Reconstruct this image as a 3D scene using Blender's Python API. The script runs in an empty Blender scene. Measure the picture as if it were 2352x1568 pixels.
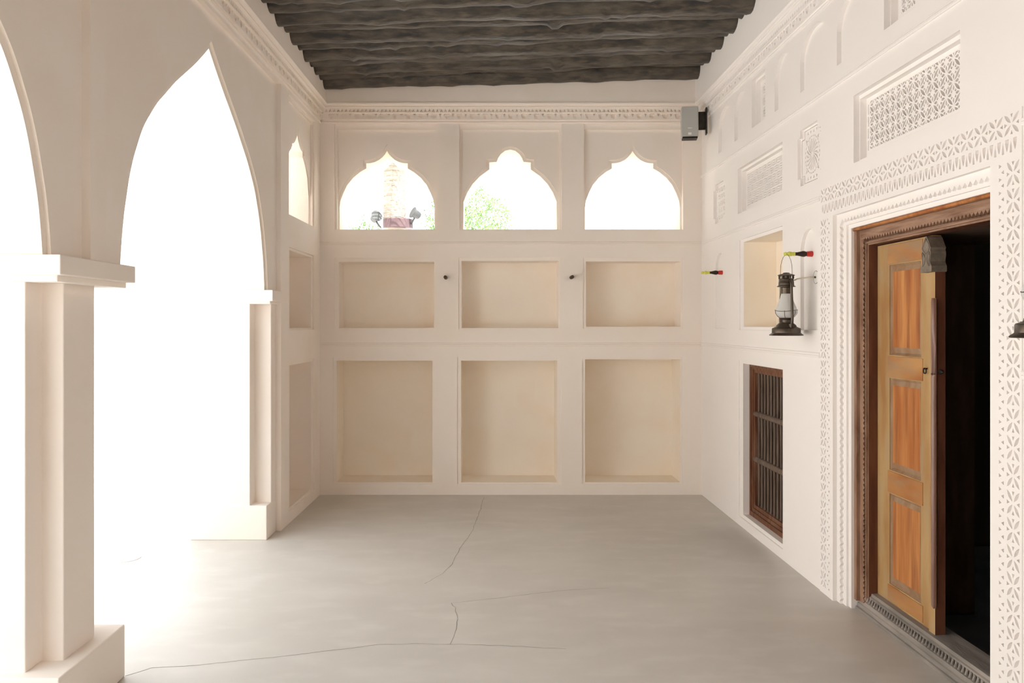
import bpy, bmesh, math, random
from mathutils import Vector, noise
from mathutils.geometry import delaunay_2d_cdt

# ---------------------------------------------------------------- units
S = 0.0041            # one working unit in metres
D0 = 1950.0           # depth of the back wall in working units
EYE = 393.0           # eye height in working units
C = bpy.context.scene.collection
rnd = random.Random(7)


def W(x, a, v):
    """x right, a depth, v height above the eye -> metres"""
    return Vector((x * S, a * S, (v + EYE) * S))


def m_back(a, b, d):
    return W(a, D0 + d, b)


def m_right(a, b, d):
    return W(489 + d, a, b)


def m_left(a, b, d):
    if d >= 900:
        return W(-545, a, b)
    return W(-423 + 35 * a / D0 - d, a, b)


def m_front(a, b, d):
    return W(a, -840 - d, b)


# ---------------------------------------------------------------- materials
MATS = {}


def new_mat(name):
    m = bpy.data.materials.new(name)
    m.use_nodes = True
    nt = m.node_tree
    return m, nt, nt.nodes['Principled BSDF']


def noise_mat(name, c1, c2, scale=3, rough=.85, stretch=(1, 1, 1), bump=.15, bscale=30, bdist=.004,
              spec=.25, metal=0, detail=6, lo=.35, hi=.65, coords='Object', c3=None, s3=11, tone=None):
    m, nt, b = new_mat(name)
    L = nt.links
    tc = nt.nodes.new('ShaderNodeTexCoord')
    mp = nt.nodes.new('ShaderNodeMapping')
    mp.inputs['Scale'].default_value = stretch
    L.new(tc.outputs[coords], mp.inputs[0])
    n = nt.nodes.new('ShaderNodeTexNoise')
    n.inputs['Scale'].default_value = scale
    n.inputs['Detail'].default_value = detail
    L.new(mp.outputs[0], n.inputs[0])
    r = nt.nodes.new('ShaderNodeValToRGB')
    r.color_ramp.elements[0].position = lo
    r.color_ramp.elements[1].position = hi
    r.color_ramp.elements[0].color = (*c1, 1)
    r.color_ramp.elements[1].color = (*c2, 1)
    L.new(n.outputs['Fac'], r.inputs[0])
    col = r.outputs[0]
    if c3:
        n3 = nt.nodes.new('ShaderNodeTexNoise')
        n3.inputs['Scale'].default_value = s3
        n3.inputs['Detail'].default_value = 8
        L.new(mp.outputs[0], n3.inputs[0])
        r3 = nt.nodes.new('ShaderNodeValToRGB')
        r3.color_ramp.elements[0].position = .5
        r3.color_ramp.elements[1].position = .75
        r3.color_ramp.elements[0].color = (0, 0, 0, 1)
        r3.color_ramp.elements[1].color = (.8, .8, .8, 1)
        L.new(n3.outputs['Fac'], r3.inputs[0])
        mx = nt.nodes.new('ShaderNodeMix')
        mx.data_type = 'RGBA'
        L.new(r3.outputs[0], mx.inputs['Factor'])
        L.new(col, mx.inputs['A'])
        mx.inputs['B'].default_value = (*c3, 1)
        col = mx.outputs['Result']
    L.new(col, b.inputs['Base Color'])
    b.inputs['Roughness'].default_value = rough
    b.inputs['Metallic'].default_value = metal
    b.inputs['Specular IOR Level'].default_value = spec
    if bump:
        nb = nt.nodes.new('ShaderNodeTexNoise')
        nb.inputs['Scale'].default_value = bscale
        nb.inputs['Detail'].default_value = 5
        L.new(mp.outputs[0], nb.inputs[0])
        bp = nt.nodes.new('ShaderNodeBump')
        bp.inputs['Strength'].default_value = bump
        bp.inputs['Distance'].default_value = bdist
        L.new(nb.outputs['Fac'], bp.inputs['Height'])
        L.new(bp.outputs[0], b.inputs['Normal'])
    return m


PL = noise_mat('cream_plaster', (.900, .828, .762), (.920, .862, .805), scale=1.1, bump=.35, bscale=7, bdist=.006,
               rough=.9, spec=.1, c3=(.895, .815, .725), s3=2.3)
PLR = noise_mat('pale_plaster', (.885, .858, .842), (.900, .876, .862), scale=1.3, bump=.3, bscale=8, bdist=.005,
                rough=.9, spec=.1)
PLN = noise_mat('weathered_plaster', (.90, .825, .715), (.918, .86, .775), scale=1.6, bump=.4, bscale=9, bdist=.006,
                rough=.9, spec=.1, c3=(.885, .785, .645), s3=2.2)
FLOOR = noise_mat('screed', (.565, .538, .497), (.610, .583, .542), scale=1.6, stretch=(.8, 1.5, 1), bump=.12, bscale=40,
                  bdist=.001, rough=.45, spec=.5, c3=(.65, .625, .58), s3=4.5, detail=9)
CRACK = noise_mat('crack_dark', (.28, .26, .23), (.34, .32, .29), scale=30, bump=0)
LOG = noise_mat('dark_log_wood', (.020, .018, .017), (.098, .082, .062), scale=5, stretch=(1, 3.2, 3.2), bump=.7, bscale=17,
                bdist=.008, rough=.5, spec=.6, c3=(.15, .115, .078), s3=9, detail=11, lo=.36, hi=.68)
DECK = noise_mat('ceiling_boards', (.07, .045, .025), (.15, .10, .06), scale=4, stretch=(1, 8, 1), bump=.4, bscale=12)
DW_STILE = noise_mat('ochre_wood', (.36, .19, .07), (.52, .36, .17), scale=3, stretch=(2, 2, .6), bump=.25, bscale=30,
                     bdist=.002, rough=.55, c3=(.37, .27, .17), s3=6)
DW_RAIL = noise_mat('brown_orange_wood', (.36, .135, .04), (.50, .27, .105), scale=3, stretch=(2, .6, 2), bump=.25, bscale=30,
                     bdist=.002, rough=.55, c3=(.33, .25, .16), s3=5)
DW_EDGE = noise_mat('greyed_bevel_wood', (.28, .15, .075), (.36, .25, .16), scale=5, stretch=(3, 3, 1), bump=.2, bscale=30, rough=.6)
DW_PANEL = noise_mat('orange_wood', (.37, .115, .028), (.58, .26, .085), scale=4, stretch=(4, 4, .35), bump=.2, bscale=20,
                     bdist=.002, rough=.5, c3=(.22, .065, .025), s3=5)
DW_FRAME = noise_mat('brown_wood', (.20, .105, .065), (.36, .215, .145), scale=6, stretch=(3, 3, .8), bump=.3, bscale=30,
                     bdist=.002, rough=.6, c3=(.36, .24, .17), s3=9)
DW_LINTEL = noise_mat('lintel_wood', (.20, .105, .065), (.36, .215, .145), scale=6, stretch=(6, .7, 9), bump=.4, bscale=25,
                      bdist=.002, rough=.6, c3=(.42, .29, .21), s3=9)
DW_DARK = noise_mat('dark_red_wood', (.10, .035, .018), (.17, .065, .035), scale=5, stretch=(3, 3, .6), bump=.2, bscale=25,
                    bdist=.002, rough=.6)
DW_CARVE = noise_mat('greyed_carved_wood', (.17, .14, .11), (.27, .22, .175), scale=25, bump=.6, bscale=130, bdist=.003, rough=.7)
DW_SILL = noise_mat('grey_weathered_wood', (.21, .19, .17), (.36, .32, .29), scale=5, stretch=(3, .6, 3), bump=.5, bscale=40,
                    bdist=.003, rough=.7)
DW_BEAD = noise_mat('polished_brown_wood', (.22, .12, .09), (.30, .18, .14), scale=8, stretch=(2, 2, .5), bump=.1, bscale=40,
                    rough=.3, spec=.5)
WINW = noise_mat('window_wood', (.13, .050, .026), (.22, .095, .052), scale=6, stretch=(4, 4, .6), bump=.3, bscale=30,
                 bdist=.002, rough=.6, c3=(.25, .16, .11), s3=8)
BARW = noise_mat('bar_wood', (.12, .082, .062), (.19, .14, .11), scale=9, stretch=(3, 3, .5), bump=.2, bscale=40, rough=.6)
SHUT = noise_mat('shutter_wood', (.030, .017, .012), (.055, .032, .022), scale=8, stretch=(5, 5, .6), bump=.2, bscale=40, rough=.7)
BRONZE = noise_mat('bronze_metal', (.085, .068, .052), (.125, .10, .078), scale=20, bump=.05, bscale=60, rough=.38, metal=.75, spec=.5)
IRON = noise_mat('dark_iron', (.03, .025, .022), (.06, .05, .042), scale=20, bump=.1, bscale=60, rough=.5, metal=.5)
GREY = noise_mat('speaker_grey', (.47, .475, .46), (.50, .505, .49), scale=3, bump=.05, bscale=300, bdist=.0005, rough=.5)
BLACK = noise_mat('black_plastic', (.012, .010, .009), (.022, .018, .016), scale=30, bump=0, rough=.4)
WHITE = noise_mat('white_plastic', (.78, .77, .75), (.82, .81, .79), scale=20, bump=0, rough=.4)
YEL = noise_mat('yellow_paint', (.66, .66, .10), (.74, .74, .18), scale=40, bump=.1, bscale=80, rough=.45)
RED = noise_mat('red_paint', (.55, .035, .03), (.62, .06, .05), scale=40, bump=.1, bscale=80, rough=.45)
BLKP = noise_mat('black_paint', (.022, .014, .010), (.045, .028, .02), scale=40, bump=.1, bscale=80, rough=.4)
PEGD = noise_mat('dark_peg_wood', (.055, .033, .02), (.09, .055, .035), scale=40, bump=.1, bscale=80, rough=.5)
CABLE = noise_mat('cream_cable', (.62, .54, .42), (.68, .60, .48), scale=20, bump=0, rough=.4)
COURTW = noise_mat('courtyard_render', (.72, .69, .65), (.77, .74, .70), scale=1, bump=.2, bscale=4, bdist=.01)
GROUND = noise_mat('courtyard_paving', (.69, .665, .63), (.76, .735, .70), scale=.8, bump=.4, bscale=6, bdist=.01, c3=(.62, .58, .54), s3=5)
MANH = noise_mat('manhole_metal', (.82, .81, .79), (.86, .85, .83), scale=8, bump=.2, bscale=40)
BARK = noise_mat('palm_bark', (.36, .31, .26), (.50, .44, .38), scale=8, stretch=(1, 1, 4), bump=.8, bscale=20, bdist=.02)
MAROON = noise_mat('maroon_metal', (.11, .07, .075), (.14, .09, .095), scale=8, bump=0, rough=.5)
LAMPG = noise_mat('grey_metal', (.08, .08, .08), (.11, .11, .11), scale=8, bump=0, rough=.5, metal=.2)
LEAF = noise_mat('leaf_green', (.10, .20, .05), (.20, .32, .10), scale=4, bump=0, rough=.6)
INNER = noise_mat('darkened_inner_plaster', (.05, .04, .03), (.07, .05, .04), scale=3, bump=0)  # near-black so the colour itself carries the inner room's lack of light


def glass_mat(name, col, rough, alpha_mix):
    m, nt, b = new_mat(name)
    b.inputs['Base Color'].default_value = (*col, 1)
    b.inputs['Roughness'].default_value = rough
    b.inputs['Transmission Weight'].default_value = alpha_mix
    b.inputs['IOR'].default_value = 1.2
    return m


FROST = glass_mat('frosted_glass', (.93, .93, .92), .45, .55)
CLEAR = glass_mat('clear_plastic', (.96, .95, .94), .08, .85)


DARKF = noise_mat('darkened_room_floor', (.10, .10, .105), (.14, .14, .145), scale=2, bump=.1, bscale=20)  # the unlit room's darkness is put into this floor colour
TRIMD = noise_mat('darkened_jamb_wood', (.07, .040, .026), (.10, .058, .038), scale=5, stretch=(3, 3, .6), bump=0)  # darker copy of the jamb wood; shade of the deep reveal in its colour


# ---------------------------------------------------------------- object helpers
def obj(name, bm, mat, parent=None, smooth=False, recalc=True):
    if recalc:
        bmesh.ops.recalc_face_normals(bm, faces=bm.faces[:])
    me = bpy.data.meshes.new(name)
    bm.to_mesh(me)
    bm.free()
    if smooth:
        for p in me.polygons:
            p.use_smooth = True
        if smooth == 'auto':
            try:
                me.set_sharp_from_angle(angle=math.radians(40))
            except Exception:
                pass
    me.materials.append(mat)
    o = bpy.data.objects.new(name, me)
    C.objects.link(o)
    if parent is not None:
        o.parent = parent
    return o


def tag(o, label=None, cat=None, group=None, kind=None):
    if label: o['label'] = label
    if cat: o['category'] = cat
    if group: o['group'] = group
    if kind: o['kind'] = kind
    return o


def empty(name, loc, rot=(0, 0, 0)):
    o = bpy.data.objects.new(name, None)
    o.location = loc
    o.rotation_euler = rot
    o.empty_display_size = .1
    C.objects.link(o)
    return o


def local_to(o, parent):
    """parent a mesh built in world metres to an (unrotated) empty"""
    o.parent = parent
    o.matrix_parent_inverse = parent.matrix_world.inverted() if False else o.matrix_parent_inverse
    for v in o.data.vertices:
        v.co -= parent.location
    return o


def box(bm, p0, p1):
    x0, y0, z0 = p0
    x1, y1, z1 = p1
    vs = [bm.verts.new(c) for c in ((x0, y0, z0), (x1, y0, z0), (x1, y1, z0), (x0, y1, z0),
                                    (x0, y0, z1), (x1, y0, z1), (x1, y1, z1), (x0, y1, z1))]
    for f in ((0, 3, 2, 1), (4, 5, 6, 7), (0, 1, 5, 4), (1, 2, 6, 5), (2, 3, 7, 6), (3, 0, 4, 7)):
        bm.faces.new([vs[i] for i in f])
    return vs


def boxm(bm, m, a0, a1, b0, b1, d0, d1):
    """box in wall coordinates"""
    vs = [bm.verts.new(m(*c)) for c in ((a0, b0, d0), (a1, b0, d0), (a1, b1, d0), (a0, b1, d0),
                                        (a0, b0, d1), (a1, b0, d1), (a1, b1, d1), (a0, b1, d1))]
    for f in ((0, 3, 2, 1), (4, 5, 6, 7), (0, 1, 5, 4), (1, 2, 6, 5), (2, 3, 7, 6), (3, 0, 4, 7)):
        bm.faces.new([vs[i] for i in f])


def inpoly(x, y, P):
    c = False
    j = len(P) - 1
    for i in range(len(P)):
        xi, yi = P[i]
        xj, yj = P[j]
        if (yi > y) != (yj > y) and x < (xj - xi) * (y - yi) / (yj - yi) + xi:
            c = not c
        j = i
    return c


def fill(bm, outer, holes, d, m):
    pts, edges = [], []
    for L in [outer] + list(holes):
        s = len(pts)
        n = len(L)
        pts += [Vector((p[0], p[1])) for p in L]
        edges += [(s + i, s + (i + 1) % n) for i in range(n)]
    r = delaunay_2d_cdt(pts, edges, [], 0, 1e-4)
    V, F = r[0], r[2]
    hb = [(min(p[0] for p in h), max(p[0] for p in h), min(p[1] for p in h), max(p[1] for p in h), h) for h in holes]
    bv = {}
    for f in F:
        cx = sum(V[i][0] for i in f) / len(f)
        cy = sum(V[i][1] for i in f) / len(f)
        if not inpoly(cx, cy, outer):
            continue
        bad = False
        for (x0, x1, y0, y1, h) in hb:
            if x0 <= cx <= x1 and y0 <= cy <= y1 and inpoly(cx, cy, h):
                bad = True
                break
        if bad:
            continue
        q = []
        for i in f:
            if i not in bv:
                bv[i] = bm.verts.new(m(V[i][0], V[i][1], d))
            q.append(bv[i])
        try:
            bm.faces.new(q)
        except ValueError:
            pass


def reveal(bm, L, d0, d1, m, closed=True):
    A = [bm.verts.new(m(p[0], p[1], d0)) for p in L]
    B = [bm.verts.new(m(p[0], p[1], d1)) for p in L]
    n = len(L)
    for i in range(n if closed else n - 1):
        j = (i + 1) % n
        try:
            bm.faces.new((A[i], A[j], B[j], B[i]))
        except ValueError:
            pass


def rect(a0, a1, b0, b1):
    return [(a0, b0), (a1, b0), (a1, b1), (a0, b1)]


class N:
    """a recess: loop, depth, children; kind cap / open"""
    def __init__(s, loop, d, kids=(), open_=False):
        s.loop, s.d, s.kids, s.open = loop, d, list(kids), open_


def build_node(bm, node, m, d_from=None):
    if d_from is not None:
        reveal(bm, node.loop, d_from, node.d, m)
    if not node.open:
        fill(bm, node.loop, [k.loop for k in node.kids], node.d, m)
    for k in node.kids:
        build_node(bm, k, m, node.d)


def offset(P, w):
    """offset an open polyline to its left by w"""
    out = []
    n = len(P)
    for i in range(n):
        t = Vector((0, 0))
        if i > 0:
            t += (Vector(P[i]) - Vector(P[i - 1])).normalized()
        if i < n - 1:
            t += (Vector(P[i + 1]) - Vector(P[i])).normalized()
        t.normalize()
        nn = Vector((-t.y, t.x))
        k = 1.0
        if 0 < i < n - 1:
            e = (Vector(P[i]) - Vector(P[i - 1])).normalized()
            k = 1 / max(.5, nn.dot(Vector((-e.y, e.x))))
        out.append((P[i][0] + nn.x * w * k, P[i][1] + nn.y * w * k))
    return out


def tube(bm, pts, r, seg=10, cap=True):
    """tube through world points; r a number or a list"""
    pts = [Vector(p) for p in pts]
    n = len(pts)
    rs = r if isinstance(r, (list, tuple)) else [r] * n
    rings = []
    up = Vector((0, 0, 1))
    prev = None
    for i, p in enumerate(pts):
        t = (pts[min(i + 1, n - 1)] - pts[max(i - 1, 0)]).normalized()
        u = (prev - prev.dot(t) * t) if prev is not None else (up - up.dot(t) * t)
        if u.length < 1e-4:
            u = Vector((1, 0, 0)) - t.x * t
        u.normalize()
        prev = u
        v = t.cross(u)
        rings.append([bm.verts.new(p + (u * math.cos(q) + v * math.sin(q)) * rs[i])
                      for q in [2 * math.pi * k / seg for k in range(seg)]])
    for i in range(n - 1):
        for k in range(seg):
            bm.faces.new((rings[i][k], rings[i][(k + 1) % seg], rings[i + 1][(k + 1) % seg], rings[i + 1][k]))
    if cap:
        bm.faces.new(rings[0][::-1])
        bm.faces.new(rings[-1])
    return rings


def lathe(bm, prof, origin=(0, 0, 0), axis='z', seg=24, cap=True):
    """prof: list of (h, r) in working units along axis, origin metres"""
    O = Vector(origin)
    ax = {'z': (Vector((1, 0, 0)), Vector((0, 1, 0)), Vector((0, 0, 1))),
          'x': (Vector((0, 1, 0)), Vector((0, 0, 1)), Vector((1, 0, 0))),
          '-x': (Vector((0, 1, 0)), Vector((0, 0, 1)), Vector((-1, 0, 0))),
          '-y': (Vector((1, 0, 0)), Vector((0, 0, 1)), Vector((0, -1, 0)))}[axis]
    rings = []
    for h, r in prof:
        rings.append([bm.verts.new(O + ax[2] * h * S + (ax[0] * math.cos(q) + ax[1] * math.sin(q)) * max(r, .01) * S)
                      for q in [2 * math.pi * k / seg for k in range(seg)]])
    for i in range(len(rings) - 1):
        for k in range(seg):
            bm.faces.new((rings[i][k], rings[i][(k + 1) % seg], rings[i + 1][(k + 1) % seg], rings[i + 1][k]))
    if cap:
        bm.faces.new(rings[0][::-1])
        bm.faces.new(rings[-1])


# ---------------------------------------------------------------- back wall
def arch_loop(cx, kind, hw=112):
    if kind == 'ogee':
        h = [(hw, 218), (hw, 268), (hw - 2, 284), (103 * hw / 112, 302), (92, 321), (78, 338), (62, 351), (48, 359), (48, 371),
             (38, 371.5), (28, 374), (18, 379), (10, 386), (4, 393), (0, 400)]
    else:
        h = [(hw, 218), (hw - 1, 262), (108, 282), (99, 304), (87, 323), (70, 341), (48, 357), (48, 373), (31, 374.5),
             (28, 383), (22, 392), (12, 400), (0, 403)]
    r = [(cx + x, v) for x, v in h]
    l = [(cx - x, v) for x, v in reversed(h[:-1])]
    return r + l


def soften(L, amp=.5, seed=0):
    r = random.Random(seed)
    return [(p[0] + r.uniform(-amp, amp), p[1] + r.uniform(-amp, amp)) for p in L]


def ring_loop(L, cx, w=7, lim=112.4):
    P = offset(L, -w)
    P = [(min(max(x, cx - lim), cx + lim), v) for x, v in P]
    P[0] = (P[0][0], 217.3)
    P[-1] = (P[-1][0], 217.3)
    out = []
    for p in P:
        if not out or abs(p[0] - out[-1][0]) + abs(p[1] - out[-1][1]) > .05:
            out.append(p)
    return out


kids = []
TW = 130
wins = []
for cx, kind, f0, f1 in ((-236, 'ogee', -355, -117), (49, 'trefoil', -68, 167), (332.5, 'ogee', 218, 446)):
    al = arch_loop(cx, kind, 110 if kind == 'ogee' else 109)
    inner = N(rect(cx - 113, cx + 113, 216.6, 447), 12, [N(ring_loop(al, cx), 16, [N(al, TW, open_=True)])])
    kids.append(N(rect(f0, f1, 215, 459), 6, [inner]))
    wins.append(al)
for (o0, o1, ob, ot, h0, h1, hb, ht, dep, n0, n1) in (
        (-355, -123, -15, 151, -345, -126, -10, 142, 66, 0, 0),
        (-70, 164, -15, 152, -63, 160, -10, 144, 66, 0, 0),
        (216, 445, -11, 151, 223, 441, -7, 143, 66, 0, 0),
        (-358, -121, -368, -77, -350, -130, -365, -85, 95, 0, 0),
        (-73, 166, -368, -76, -64, 157, -365, -85, 95, 0, 0),
        (214, 444, -368, -77, 221, 440, -365, -82, 95, 0, 0)):
    kids.append(N(rect(o0, o1, ob, ot), 3, [N(rect(h0, h1, hb, ht), dep)]))
bm = bmesh.new()
# niche faces get their own weathered plaster, so split wall face and niches
bm2 = bmesh.new()
face_kids = [k.loop for k in kids]
fill(bm, rect(-560, 690, -400, 640), face_kids, 0, m_back)
for k in kids:
    reveal(bm, k.loop, 0, k.d, m_back)
    for q in k.kids:
        fill(bm, k.loop, [q.loop], k.d, m_back)
        build_node(bm, q, m_back, k.d)
fill(bm, rect(-560, 690, -400, 640), wins, TW, m_back)
bm2.free()
# frieze standing forward above the cornice
boxm(bm, m_back, -400, 500, 500, 640, -19, 1)
wb = obj('wall_back', bm, PL)
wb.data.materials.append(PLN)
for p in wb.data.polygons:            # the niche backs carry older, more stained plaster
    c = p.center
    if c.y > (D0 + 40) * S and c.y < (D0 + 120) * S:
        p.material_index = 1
tag(wb, 'cream plastered end wall with six square niches under three arched windows', kind='structure')

# ---------------------------------------------------------------- left wall (arcade and niche bay)
PROF = [(0, 56), (0, 62), (3, 86), (8, 115), (15, 140), (24, 168), (34, 191), (46, 212), (62, 236), (82, 257), (105, 278),
        (131, 297), (161, 319), (192, 339), (222, 358), (256, 381), (290, 406)]
PER = .38 * D0
J1, J0 = .7913 * D0, .4938 * D0      # far and near jamb of the middle arch


def smooth(P, n=4):
    out = []
    for i in range(len(P) - 1):
        p0, p1, p2, p3 = P[max(i - 1, 0)], P[i], P[i + 1], P[min(i + 2, len(P) - 1)]
        for k in range(n):
            t = k / n
            out.append(tuple(.5 * (2 * b + (c - a) * t + (2 * a - 5 * b + 4 * c - d) * t * t + (3 * b - a - 3 * c + d) * t ** 3)
                             for a, b, c, d in zip(p0, p1, p2, p3)))
    out.append(P[-1])
    return out


PROF = [PROF[0]] + smooth(PROF[1:])


def arch_path(far):
    """inner edge of an arch from far spring over the peak to near spring"""
    mid = far - 290
    a = [(far - d, v) for d, v in PROF]
    b = [(far - 580 + d, v) for d, v in reversed(PROF[:-1])]
    return a + b


arches = [arch_path(J1 - k * PER) for k in range(3)]
VB = 56
bm = bmesh.new()
# face plane: pilasters, band above, niche bay
PANV = 454
pan = []
for k in range(3):
    far, near = .8253 * D0 - k * PER, .463 * D0 - k * PER
    pan.append((far, near))
face = [(D0 + 5, 640), (D0 + 5, -400), (.823 * D0, -400), (.823 * D0, VB)]
face[-1] = (pan[0][0], VB)
face[-2] = (pan[0][0], -400)
for far, near in pan:
    face += [(far, VB), (far, PANV), (near, PANV), (near, VB)]
    if (far, near) != pan[-1]:
        pass
face += [(-845, VB), (-845, 640)]
# drop duplicate first panel point
ff = []
for p in face:
    if not ff or (abs(p[0] - ff[-1][0]) + abs(p[1] - ff[-1][1]) > 1e-6):
        ff.append(p)
face = ff
z0, z1 = .8615 * D0, .966 * D0
zc = (z0 + .972 * D0) / 2
lw = arch_loop(zc, 'ogee', 106)
lkids = [N(rect(.8555 * D0, .975 * D0, 215, 452), 5, [N(rect(zc - 109, zc + 109, 216.6, 444), 10, [N(ring_loop(lw, zc, 6, 108.4), 13, [N(lw, 999, open_=True)])])]),
         N(rect(.857 * D0, .968 * D0, -13, 151), 3, [N(rect(z0, .9605 * D0, -9, 146), 66)]),
         N(rect(.857 * D0, .971 * D0, -370, -78), 3, [N(rect(z0, .960 * D0, -365, -83), 95)])]
fill(bm, face, [k.loop for k in lkids], 0, m_left)
for k in lkids:
    build_node(bm, k, m_left, 0)
RW = 8
for (far, near), ap in zip(pan, arches):
    out = offset(ap, -RW)
    # keep foot level with the impost
    out[0] = (ap[0][0] + RW, VB)
    out[-1] = (ap[-1][0] - RW, VB)
    pk = len(ap) // 2
    out[pk] = (ap[pk][0], ap[pk][1] + 11)
    for i in range(len(out)):
        a0, b0 = ap[i]
    poly = [(far, VB), (far, PANV), (near, PANV), (near, VB)] + out[::-1]
    fill(bm, poly, [], 9, m_left)
    reveal(bm, [(far, VB), (far, PANV), (near, PANV), (near, VB)], 0, 9, m_left, closed=False)
    reveal(bm, out, 9, 13, m_left, closed=False)
    fill(bm, out + ap[::-1], [], 13, m_left)
    reveal(bm, ap, 13, 999, m_left, closed=False)
# outer face
outp = [(2080, 640), (2080, -400), (arches[0][0][0] + 5, -400), ]
outp = [(2080, 640), (2080, -400), (J1 + 60, -400), (J1 + 60, VB)]
for ap in arches:
    outp += ap
outp += [(-845, VB), (-845, 640)]
fill(bm, outp, [lw], 999, m_left)
# undersides hidden on the imposts, end of niche bay towards the pillar
reveal(bm, [(pan[0][0], -400), (pan[0][0], VB)], 0, 999, m_left, closed=False)
e = [(J1, VB), (pan[0][0], VB)]
for p, q in ((e[0], e[1]), (pan[1][0:1] and (arches[1][0][0], VB), (arches[0][-1][0], VB)),
             ((arches[2][0][0], VB), (arches[1][-1][0], VB)), ((-845, VB), (arches[2][-1][0], VB))):
    reveal(bm, [p, q], 0, 999, m_left, closed=False)
boxm(bm, m_left, -845, D0 + 4, 500, 640, -19, 1)
wl = obj('wall_left', bm, PL)
tag(wl, 'cream plastered arcade wall with pointed arches and a bay of niches', kind='structure')


# ---------------------------------------------------------------- pillars
def pillar(zf0, zf1, xs, xp, label, base_h, imp, base_z=None, base_x=None, solid_far=False):
    """stepped pillar; zf in depth fraction; xs = room side x of shaft, xp = room side x of the projecting faces"""
    a0, a1 = zf0 * D0, zf1 * D0
    e = empty('pillar', W((xs - 545) / 2, (a0 + a1) / 2, -EYE))
    tag(e, label, 'pillar', 'plaster pillars of the arcade', 'thing')
    sb = .0150 * D0
    top = imp[2] + 1
    bv = -EYE + base_h
    bm = bmesh.new()
    outline = [(xs, a0 + sb), (xp, a0 + sb), (xp, a0), (-505, a0), (-505, a0 + sb), (-542, a0 + sb)]
    if solid_far:
        outline += [(-542, a1), (xs, a1)]
    else:
        outline += [(-542, a1 - sb), (-505, a1 - sb), (-505, a1), (xp, a1), (xp, a1 - sb), (xs, a1 - sb)]
    lo = [bm.verts.new(W(x, a, bv - 2)) for x, a in outline]
    hi = [bm.verts.new(W(x, a, top)) for x, a in outline]
    n = len(outline)
    for i in range(n):
        bm.faces.new((lo[i], lo[(i + 1) % n], hi[(i + 1) % n], hi[i]))
    bm.faces.new(hi)
    bm.faces.new(lo[::-1])
    o = obj('shaft', bm, PL)
    md = o.modifiers.new('b', 'BEVEL'); md.width = 1.3 * S; md.segments = 3; md.limit_method = 'ANGLE'
    local_to(o, e)
    bz0, bz1 = base_z
    bm = bmesh.new()
    box(bm, W(-545, bz0, -EYE), W(base_x, bz1, bv))
    o = obj('base', bm, PL)
    md = o.modifiers.new('b', 'BEVEL'); md.width = 1.6 * S; md.segments = 3
    local_to(o, e)
    bm = bmesh.new()
    iz0, iz1, ix = imp[3], imp[4], imp[5]
    box(bm, W(-547, iz0, imp[1]), W(ix, iz1, imp[0]))
    o = obj('impost', bm, PL)
    md = o.modifiers.new('b', 'BEVEL'); md.width = 1.3 * S; md.segments = 3
    local_to(o, e)
    bm = bmesh.new()
    box(bm, W(-546, iz0 + 8, imp[2]), W(ix - 7, iz1 - 8, imp[1] + 1))
    o = obj('impost_moulding', bm, PL)
    md = o.modifiers.new('b', 'BEVEL'); md.width = 1.0 * S; md.segments = 2
    local_to(o, e)
    return e


pillar(.418, .482, -423, -445, 'stout cream plaster pillar nearest the camera with a low square base', 58,
       (65, 46, 40, .4085 * D0, .4955 * D0, -402), (.411 * D0, .4858 * D0), -406)
pillar(.7925, .8253, -404, -435, 'pale plaster pillar joined to the niche bay at the far end of the arcade', 62,
       (61, 41, 36, .7885 * D0, .826 * D0, -391.5), (.7905 * D0, .8253 * D0), -403.5, solid_far=True)
# pillars behind the camera that keep the arcade standing
for k in (1, 2):
    bm = bmesh.new()
    box(bm, W(-542, (.418 - .38 * k) * D0, -EYE), W(-430, (.482 - .38 * k) * D0, 45))
    box(bm, W(-547, (.4085 - .38 * k) * D0, 40), W(-405, (.4955 - .38 * k) * D0, 62))
    box(bm, W(-545, (.411 - .38 * k) * D0, -EYE), W(-406, (.4858 - .38 * k) * D0, -EYE + 58))
    o = obj('wall_left_pier', bm, PL)
    tag(o, kind='structure')


# ---------------------------------------------------------------- carved shapes
def leaf(cx, cy, ang, ln, wd, n=5, tear=0.0):
    """pointed leaf; tear>0 moves the belly outward"""
    P = []
    for i in range(n + 1):
        t = i / n
        s = math.sin(math.pi * t ** (1 + tear)) * wd / 2
        P.append(((t - .5) * ln, s))
    for i in range(n - 1, 0, -1):
        t = i / n
        s = math.sin(math.pi * t ** (1 + tear)) * wd / 2
        P.append(((t - .5) * ln, -s))
    c, s_ = math.cos(ang), math.sin(ang)
    return [(cx + x * c - y * s_, cy + x * s_ + y * c) for x, y in P]


def tri(cx, cy, ang, r, k=1.0):
    c, s_ = math.cos(ang), math.sin(ang)
    return [(cx + x * c - y * s_, cy + x * s_ + y * c) for x, y in ((r, 0), (-r * .6, r * .75 * k), (-r * .6, -r * .75 * k))]


def inside(P, a0, a1, b0, b1, mrg=.4):
    return all(a0 + mrg < x < a1 - mrg and b0 + mrg < y < b1 - mrg for x, y in P)


def clip_rect(P, a0, a1, b0, b1):
    def cl(P, f, g):
        out = []
        for i in range(len(P)):
            p, q = P[i - 1], P[i]
            if f(q):
                if not f(p): out.append(g(p, q))
                out.append(q)
            elif f(p):
                out.append(g(p, q))
        return out
    def ix(v):
        return lambda p, q: (v, p[1] + (q[1] - p[1]) * (v - p[0]) / (q[0] - p[0]))
    def iy(v):
        return lambda p, q: (p[0] + (q[0] - p[0]) * (v - p[1]) / (q[1] - p[1]), v)
    for f, g in ((lambda p: p[0] >= a0, ix(a0)), (lambda p: p[0] <= a1, ix(a1)),
                 (lambda p: p[1] >= b0, iy(b0)), (lambda p: p[1] <= b1, iy(b1))):
        P = cl(P, f, g)
        if len(P) < 3: return []
    return P


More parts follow.
